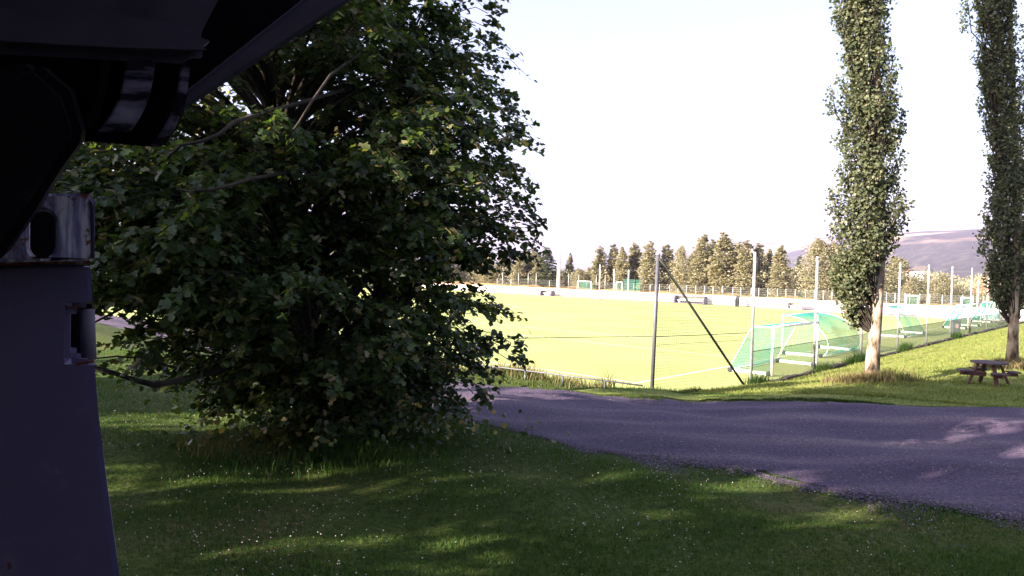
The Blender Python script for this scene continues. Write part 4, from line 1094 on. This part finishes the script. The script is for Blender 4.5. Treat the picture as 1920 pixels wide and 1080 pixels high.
blades('tall_weeds', 900, weeds, .25, .75, .014, M['drygrass'], 34, .6)
blades('tall_weeds', 2200, weeds, .15, .5, .014, M['vergeblade'], 35, .7)
def kerbweeds(r, n):
    u = np.concatenate([r.normal(c, .5, n // 6) for c in (26.2, 32.5, 36.5, 38.0, 45, 57.5)]); v = 11.5 - np.abs(r.normal(0, .18, len(u))); return UD.x * u + VD.x * v, UD.y * u + VD.y * v
blades('kerb_weeds', 3600, kerbweeds, .15, .55, .015, M['grassblade'], 36, .6)
def around(cx, cy, rad):
    def f(r, n):
        a = r.uniform(0, 6.283, n); q = np.abs(r.normal(0, rad, n)) + .15; X_ = cx + q * np.cos(a) * 1.25; Y_ = cy + q * np.sin(a); k = (q < rad * 2.4) & ~in_road(X_, Y_); return X_[k], Y_[k]
    return f
blades('dry_tuft', 4200, around(pb.x, pb.y, .5), .12, .45, .009, M['drygrass'], 37, .8)
blades('dry_tuft', 1800, around(pb.x + .35, pb.y - .15, .25), .12, .4, .011, M['grassblade'], 38, .8)
blades('dry_tuft', 2600, around(pb2.x, pb2.y, .45), .12, .4, .012, M['drygrass'], 39, .8)
blades('base_shoots', 1500, around(mb.x - .8, mb.y - .5, .45), .08, .22, .008, M['drygrass'], 40, .8)
blades('base_shoots', 5000, around(mb.x + .2, mb.y - .4, .9), .06, .22, .008, M['grassblade'], 41, .7)
# suckers at the foot of the trees
r = np.random.default_rng(44); n = 7000
a = r.uniform(0, 6.283, n); q_ = np.abs(r.normal(0, .75, n)); X_ = (mb.x + lb.x) / 2 + q_ * np.cos(a) * 1.4; Y_ = (mb.y + lb.y) / 2 - .3 + q_ * np.sin(a); Z_ = gz(X_, Y_) + r.uniform(0, 1, n) * (1.3 - q_ * .35).clip(.2)
tag(link('root_suckers', leaf_mesh('root_suckers', np.stack([X_, Y_, Z_], -1), r.normal(0, 1, (n, 3)) - (0, 0, .4), r.normal(0, .5, (n, 3)) + (0, 0, 1), r.uniform(.06, .12, n), ROUND, M['maple'])), kind='stuff')
# white clover heads
def clover(n, seed):
    r = np.random.default_rng(seed); t = r.uniform(0, 1, n); y = 5.0 + 14 * t ** 1.2; x = r.uniform(-.7, .75, n) * (y + .5)
    dens = np.sin(x * .9 + 1.0) * np.sin(y * .8 + .4 * x) + .5 * np.sin(x * 2.3 - y) ; k = (r.normal(0, .6, n) < dens) & ~in_road(x, y)
    x, y = x[k], y[k]; z = gz(x, y) + r.uniform(.05, .10, len(x)); s = r.uniform(.005, .010, len(x))
    T = np.array([(1, 0, 0), (0, 1, 0), (-1, 0, 0), (0, -1, 0), (0, 0, 1), (0, 0, -.8)], float); TF = np.array([(0, 1, 4), (1, 2, 4), (2, 3, 4), (3, 0, 4), (1, 0, 5), (2, 1, 5), (3, 2, 5), (0, 3, 5)])
    V = np.stack([x, y, z], -1)[:, None] + s[:, None, None] * T[None]; F_ = (TF[None] + (np.arange(len(x)) * 6)[:, None, None]).reshape(-1, 3)
    tag(link('clover_flowers', npmesh('clover_flowers', V.reshape(-1, 3), F_), M['petal']), kind='stuff')
clover(5200, 50)
# grit that has spread from the road into the lawn margin
r = np.random.default_rng(61); seg_ = np.r_[0, np.cumsum(np.linalg.norm(np.diff(NE, axis=0), axis=1))]; a_, b_ = np.interp([-3, 9], NE[:, 0], seg_); n = 30000
t = r.uniform(a_, b_, n); x = np.interp(t, seg_, NE[:, 0]); y = np.interp(t, seg_, NE[:, 1]); y = y + .15 - r.exponential(.28, n) * (.35 + 1.2 * np.clip(np.sin(t * 1.3 + 2) * np.sin(t * 2.9), 0, 1)); s = .005 + .014 * r.uniform(0, 1, n) ** 2
M['grit'] = leafy('grit', [(0, (.05, .038, .065)), (.7, (.10, .075, .11)), (1, (.20, .15, .17))], .0, .9)
T = np.array([(1, 0, 0), (0, .8, 0), (-1, .1, 0), (0, -1, 0), (.1, 0, .6)], float); TF = np.array([(0, 1, 4), (1, 2, 4), (2, 3, 4), (3, 0, 4)])
V = np.stack([x, y, gz(x, y) + .012], -1)[:, None] + s[:, None, None] * T[None]; V[..., 2] += r.uniform(0, .02, n)[:, None]; F_ = (TF[None] + (np.arange(n) * 5)[:, None, None]).reshape(-1, 3)
tag(link('road_grit', npmesh('road_grit', V.reshape(-1, 3), F_), M['grit']), kind='stuff')
# loose stones on the road
r = np.random.default_rng(60); n = 26000; y = 7 + 17 * r.uniform(0, 1, n) ** 1.4; x = r.uniform(-.35, .8, n) * y; k = in_road(x, y + .8 * r.uniform(0, 1, n) ** 3); x, y = x[k], y[k]; s = .004 + .016 * r.uniform(0, 1, len(x)) ** 3
T = np.array([(1, 0, 0), (0, .8, 0), (-1, .1, 0), (0, -1, 0), (.1, 0, .6)], float); TF = np.array([(0, 1, 4), (1, 2, 4), (2, 3, 4), (3, 0, 4)])
V = np.stack([x, y, gz(x, y) + .02], -1)[:, None] + s[:, None, None] * T[None]; F_ = (TF[None] + (np.arange(len(x)) * 5)[:, None, None]).reshape(-1, 3)
M['pebble'] = leafy('pebble', [(0, (.07, .06, .08)), (.7, (.15, .13, .15)), (1, (.22, .19, .20))], .0, .9)
tag(link('loose_gravel', npmesh('loose_gravel', V.reshape(-1, 3), F_), M['pebble']), kind='stuff')

# ------------------------------------------------------------------ steel post, bracket and canopy close to the camera
def post_mat():
    m, nt, n, l, p = new_mat('grey_painted_steel')
    tc = n.new('ShaderNodeTexCoord'); a = n.new('ShaderNodeTexNoise'); a.inputs['Scale'].default_value = 14; a.inputs['Detail'].default_value = 9; a.inputs['Roughness'].default_value = .7
    l.new(tc.outputs['Object'], a.inputs[0])
    r1 = ramp(n, [(0, (.13, .105, .20)), (.60, (.15, .123, .225)), (.67, (.19, .16, .26)), (.71, (.12, .04, .02)), (.8, (.07, .03, .015))])
    l.new(a.outputs[0], r1.inputs[0]); l.new(r1.outputs[0], p.inputs['Base Color'])
    p.inputs['Roughness'].default_value = .5; p.inputs['Metallic'].default_value = .1
    return m
def worn_mat():
    m, nt, n, l, p = new_mat('worn_rusty_steel')
    tc = n.new('ShaderNodeTexCoord'); mp = n.new('ShaderNodeMapping'); mp.inputs['Scale'].default_value = (1, 1, .16); l.new(tc.outputs['Object'], mp.inputs[0])
    a = n.new('ShaderNodeTexNoise'); a.inputs['Scale'].default_value = 90; a.inputs['Detail'].default_value = 7; l.new(mp.outputs[0], a.inputs[0])
    b = n.new('ShaderNodeTexNoise'); b.inputs['Scale'].default_value = 22; b.inputs['Detail'].default_value = 9; b.inputs['Roughness'].default_value = .75; l.new(tc.outputs['Object'], b.inputs[0])
    r1 = ramp(n, [(.38, (.25, .21, .38)), (.5, (.42, .37, .60)), (.60, (.92, .85, .95))])
    r2 = ramp(n, [(.54, (0, 0, 0)), (.58, (1, 1, 1))])
    l.new(a.outputs[0], r1.inputs[0]); l.new(b.outputs[0], r2.inputs[0])
    mx = n.new('ShaderNodeMixRGB'); l.new(r2.outputs[0], mx.inputs[0]); l.new(r1.outputs[0], mx.inputs[1]); mx.inputs[2].default_value = (.26, .08, .035, 1)
    l.new(mx.outputs[0], p.inputs['Base Color']); p.inputs['Roughness'].default_value = .55; p.inputs['Metallic'].default_value = .15
    bp_ = n.new('ShaderNodeBump'); bp_.inputs['Strength'].default_value = .4; bp_.inputs['Distance'].default_value = .002; l.new(b.outputs[0], bp_.inputs['Height']); l.new(bp_.outputs[0], p.inputs['Normal'])
    return m
M['post'] = post_mat(); M['worn'] = worn_mat(); M['rust'] = noisy('rust', [(.3, (.08, .025, .015)), (.55, (.22, .07, .035)), (.72, (.5, .36, .32))], 60, .9, bump=.5)
def plate(name, outline, holes, y0, th, mat, parent, bevel=.004, aim=None):
    """flat plate at distance y0 with thickness th; outline / holes in photo columns and rows"""
    bm = bmesh.new(); edges = []
    for loop in [outline] + holes:
        vs = [bm.verts.new(at_d(x, y, y0)) for x, y in loop]
        for i in range(len(vs)): edges.append(bm.edges.new((vs[i], vs[(i + 1) % len(vs)])))
    bmesh.ops.triangle_fill(bm, use_beauty=True, use_dissolve=False, edges=edges)
    bmesh.ops.dissolve_limit(bm, angle_limit=.01, verts=bm.verts, edges=bm.edges)
    dd = ray(*(aim or AIM)); off = Vector((dd.x / dd.y, 1, dd.z / dd.y * (aim is None and AIMZ))) * th
    ret = bmesh.ops.extrude_face_region(bm, geom=list(bm.faces))
    for v in [g for g in ret['geom'] if isinstance(g, bmesh.types.BMVert)]: v.co += off
    bmesh.ops.recalc_face_normals(bm, faces=bm.faces)
    if bevel:
        ed = [e for e in bm.edges if len(e.link_faces) == 2 and e.calc_face_angle(0) > .6]
        bmesh.ops.bevel(bm, geom=ed, offset=bevel, segments=2, affect='EDGES')
    me = bpy.data.meshes.new(name); bm.to_mesh(me); bm.free(); return link(name, me, mat, parent)
AIM, AIMZ = (150, 700), 0
post = thing('steel_post', 'leaning grey painted steel post with a rusty capped top at the left edge', 'steel post', (-.75, 1.1, 1.5))
def to_local(o, root):
    o.matrix_parent_inverse = Matrix.Translation(-root.location); return o
YP = 1.05
def ext(x, y): return (x, y)
body = [(-260, 494), (168, 490), (171, 520), (174, 577), (132, 579), (131, 673), (177, 676), (183, 760), (197, 880), (213, 1000), (224, 1080), (268, 1450), (400, 3700), (-700, 3700), (-300, 1100)]
to_local(plate('post_body', body, [], YP, .11, M['post'], post, .008), post)
b = MB(); b.tube([at_d(163, 580, YP + .03), at_d(167, 674, YP + .03)], .010, 16); to_local(b.build('roller', M['canopy'], post, True), post)
to_local(plate('slot_back', [(125, 570), (172, 570), (176, 685), (125, 685)], [], YP + .07, .02, M['blacksteel'], post, 0), post)
to_local(plate('slot_rim', [(130, 575), (150, 573), (152, 577), (131, 579)], [], YP - .002, .006, M['rust'], post, .0005), post)
to_local(plate('slot_rim', [(140, 682), (176, 675), (178, 679), (152, 684), (142, 685)], [], YP - .002, .006, M['rust'], post, .0005), post)
def rrect(x0, y0, x1, y1, r, n=6):
    P = []
    for cx, cy, a0 in ((x1 - r, y0 + r, -90), (x1 - r, y1 - r, 0), (x0 + r, y1 - r, 90), (x0 + r, y0 + r, 180)):
        for k in range(n + 1):
            a = R(a0 + 90 * k / n); P.append((cx + r * math.cos(a), cy + r * math.sin(a)))
    return P
cap = to_local(plate('cap_plate', [(-250, 364)] + [p for p in rrect(0, 362, 178, 490, 22) if p[0] > 60] + [(-250, 494)], [rrect(54, 394, 104, 484, 24)], YP - .03, .03, M['worn'], post, .004), post)
to_local(plate('cap_hole_dark', [(-200, 372), (160, 372), (160, 486), (-200, 486)], [], YP + .06, .02, M['blacksteel'], post, 0), post)  # black plate put in for the dark inside the hole
to_local(plate('rust_seam', [(-250, 490), (168, 487), (168, 496), (90, 495), (40, 499), (-250, 500)], [], YP - .012, .02, M['rust'], post, .001), post)
to_local(plate('cap_edge', [(166, 372), (176, 384), (178, 486), (171, 488), (170, 390)], [], YP - .033, .05, M['canopy'], post, .002), post)

AIM, AIMZ = (330, 200), 1
br_ = thing('steel_bracket', 'black greasy steel bracket with curved worn flanges hanging at the top left', 'bracket', (-.75, 1.0, 4.4))
to_local(plate('back_plate', [(-250, 60), (356, 100), (352, 175), (338, 232), (312, 268), (290, 276), (150, 264), (148, 262), (-250, 300)], [], 1.02, .05, M['blacksteel'], br_, .006), br_)
to_local(plate('arm', [(-300, 250), (60, 110), (128, 170), (152, 245), (148, 268), (112, 318), (62, 398), (0, 486), (-300, 700)], [], .93, .07, M['blacksteel'], br_, .012), br_)
def curved(name, xs, ytop, ybot, bend, y0, th, mat):
    L_ = []; R_ = []
    for k in range(11):
        t = k / 10; yy = ytop + (ybot - ytop) * t; sh = -bend * t ** 2.6
        L_.append((xs[0] + sh * 1.25 - 8 * t, yy)); R_.append((xs[1] + sh - 10 * t, yy))
    return to_local(plate(name, R_ + L_[::-1], [], y0, th, mat, br_, .003), br_)
M['wornblack'] = noisy('scraped_black_steel', [(.42, (.014, .012, .018)), (.52, (.14, .12, .17)), (.8, (.34, .30, .38))], 30, .7, spec=.15, stretch=(.5, 1, 2.2))
curved('flange', (235, 290), 112, 250, 38, .985, .02, M['wornblack'])
curved('flange', (188, 205), 112, 245, 26, .985, .02, M['blacksteel'])
curved('flange', (338, 357), 118, 276, 40, .975, .035, M['wornblack'])

AIM, AIMZ = (380, 110), 1
can = thing('steel_canopy', 'dark grey steel canopy with a heavy crossbeam over the top left corner', 'canopy', (-.9, 1.2, 4.6))
to_local(plate('crossbeam', [(-300, 2), (0, 12), (200, 28), (365, 46), (394, 58), (392, 94), (362, 121), (200, 112), (0, 102), (-300, 92)], [], 1.0, .14, M['canopy'], can, .012), can)
to_local(plate('beam_lip', [(-300, 62), (0, 70), (200, 82), (389, 88), (386, 97), (200, 91), (0, 79), (-300, 71)], [], .985, .02, M['canopy'], can, .004), can)
to_local(plate('soffit', [(-300, -250), (520, -250), (408, 0), (372, 70), (200, 60), (0, 50), (-300, 40)], [], 1.16, .03, M['canopy'], can, .004), can)
to_local(plate('edge_beam', [(355, 168), (569, 0), (800, -190), (880, -190), (658, 2), (355, 200), (250, 268), (230, 262)], [], 1.22, .10, M['canopy'], can, .006), can)
to_local(plate('inner_web', [(250, 120), (370, 40), (420, -250), (860, -250), (569, 2), (355, 170), (250, 250)], [], 1.34, .03, M['blacksteel'], can, 0), can)
# deck above everything so that no sky light falls straight on the steel
b = MB(); b.prism([(-3.4, -1.8, 4.98), (-.32, -1.8, 4.98), (-.32, 1.0, 4.98), (-.95, 1.75, 4.98), (-3.4, 1.75, 4.98)], (0, 0, .08)); to_local(b.build('roof_deck', M['canopy'], can), can)

# ------------------------------------------------------------------ haze
b = MB(); b.box((0, 3600, 297), (16000, 7900, 600)); hz = b.build('haze', None); tag(hz, kind='stuff')
hm = bpy.data.materials.new('haze'); hm.use_nodes = True; hn = hm.node_tree.nodes; hl = hm.node_tree.links
hn.remove(hn['Principled BSDF']); pv = hn.new('ShaderNodeVolumePrincipled'); pv.inputs['Density'].default_value = .00015
pv.inputs['Color'].default_value = (.68, .62, 1.0, 1); pv.inputs['Anisotropy'].default_value = .1
hl.new(pv.outputs[0], hn['Material Output'].inputs['Volume']); hz.data.materials.append(hm)
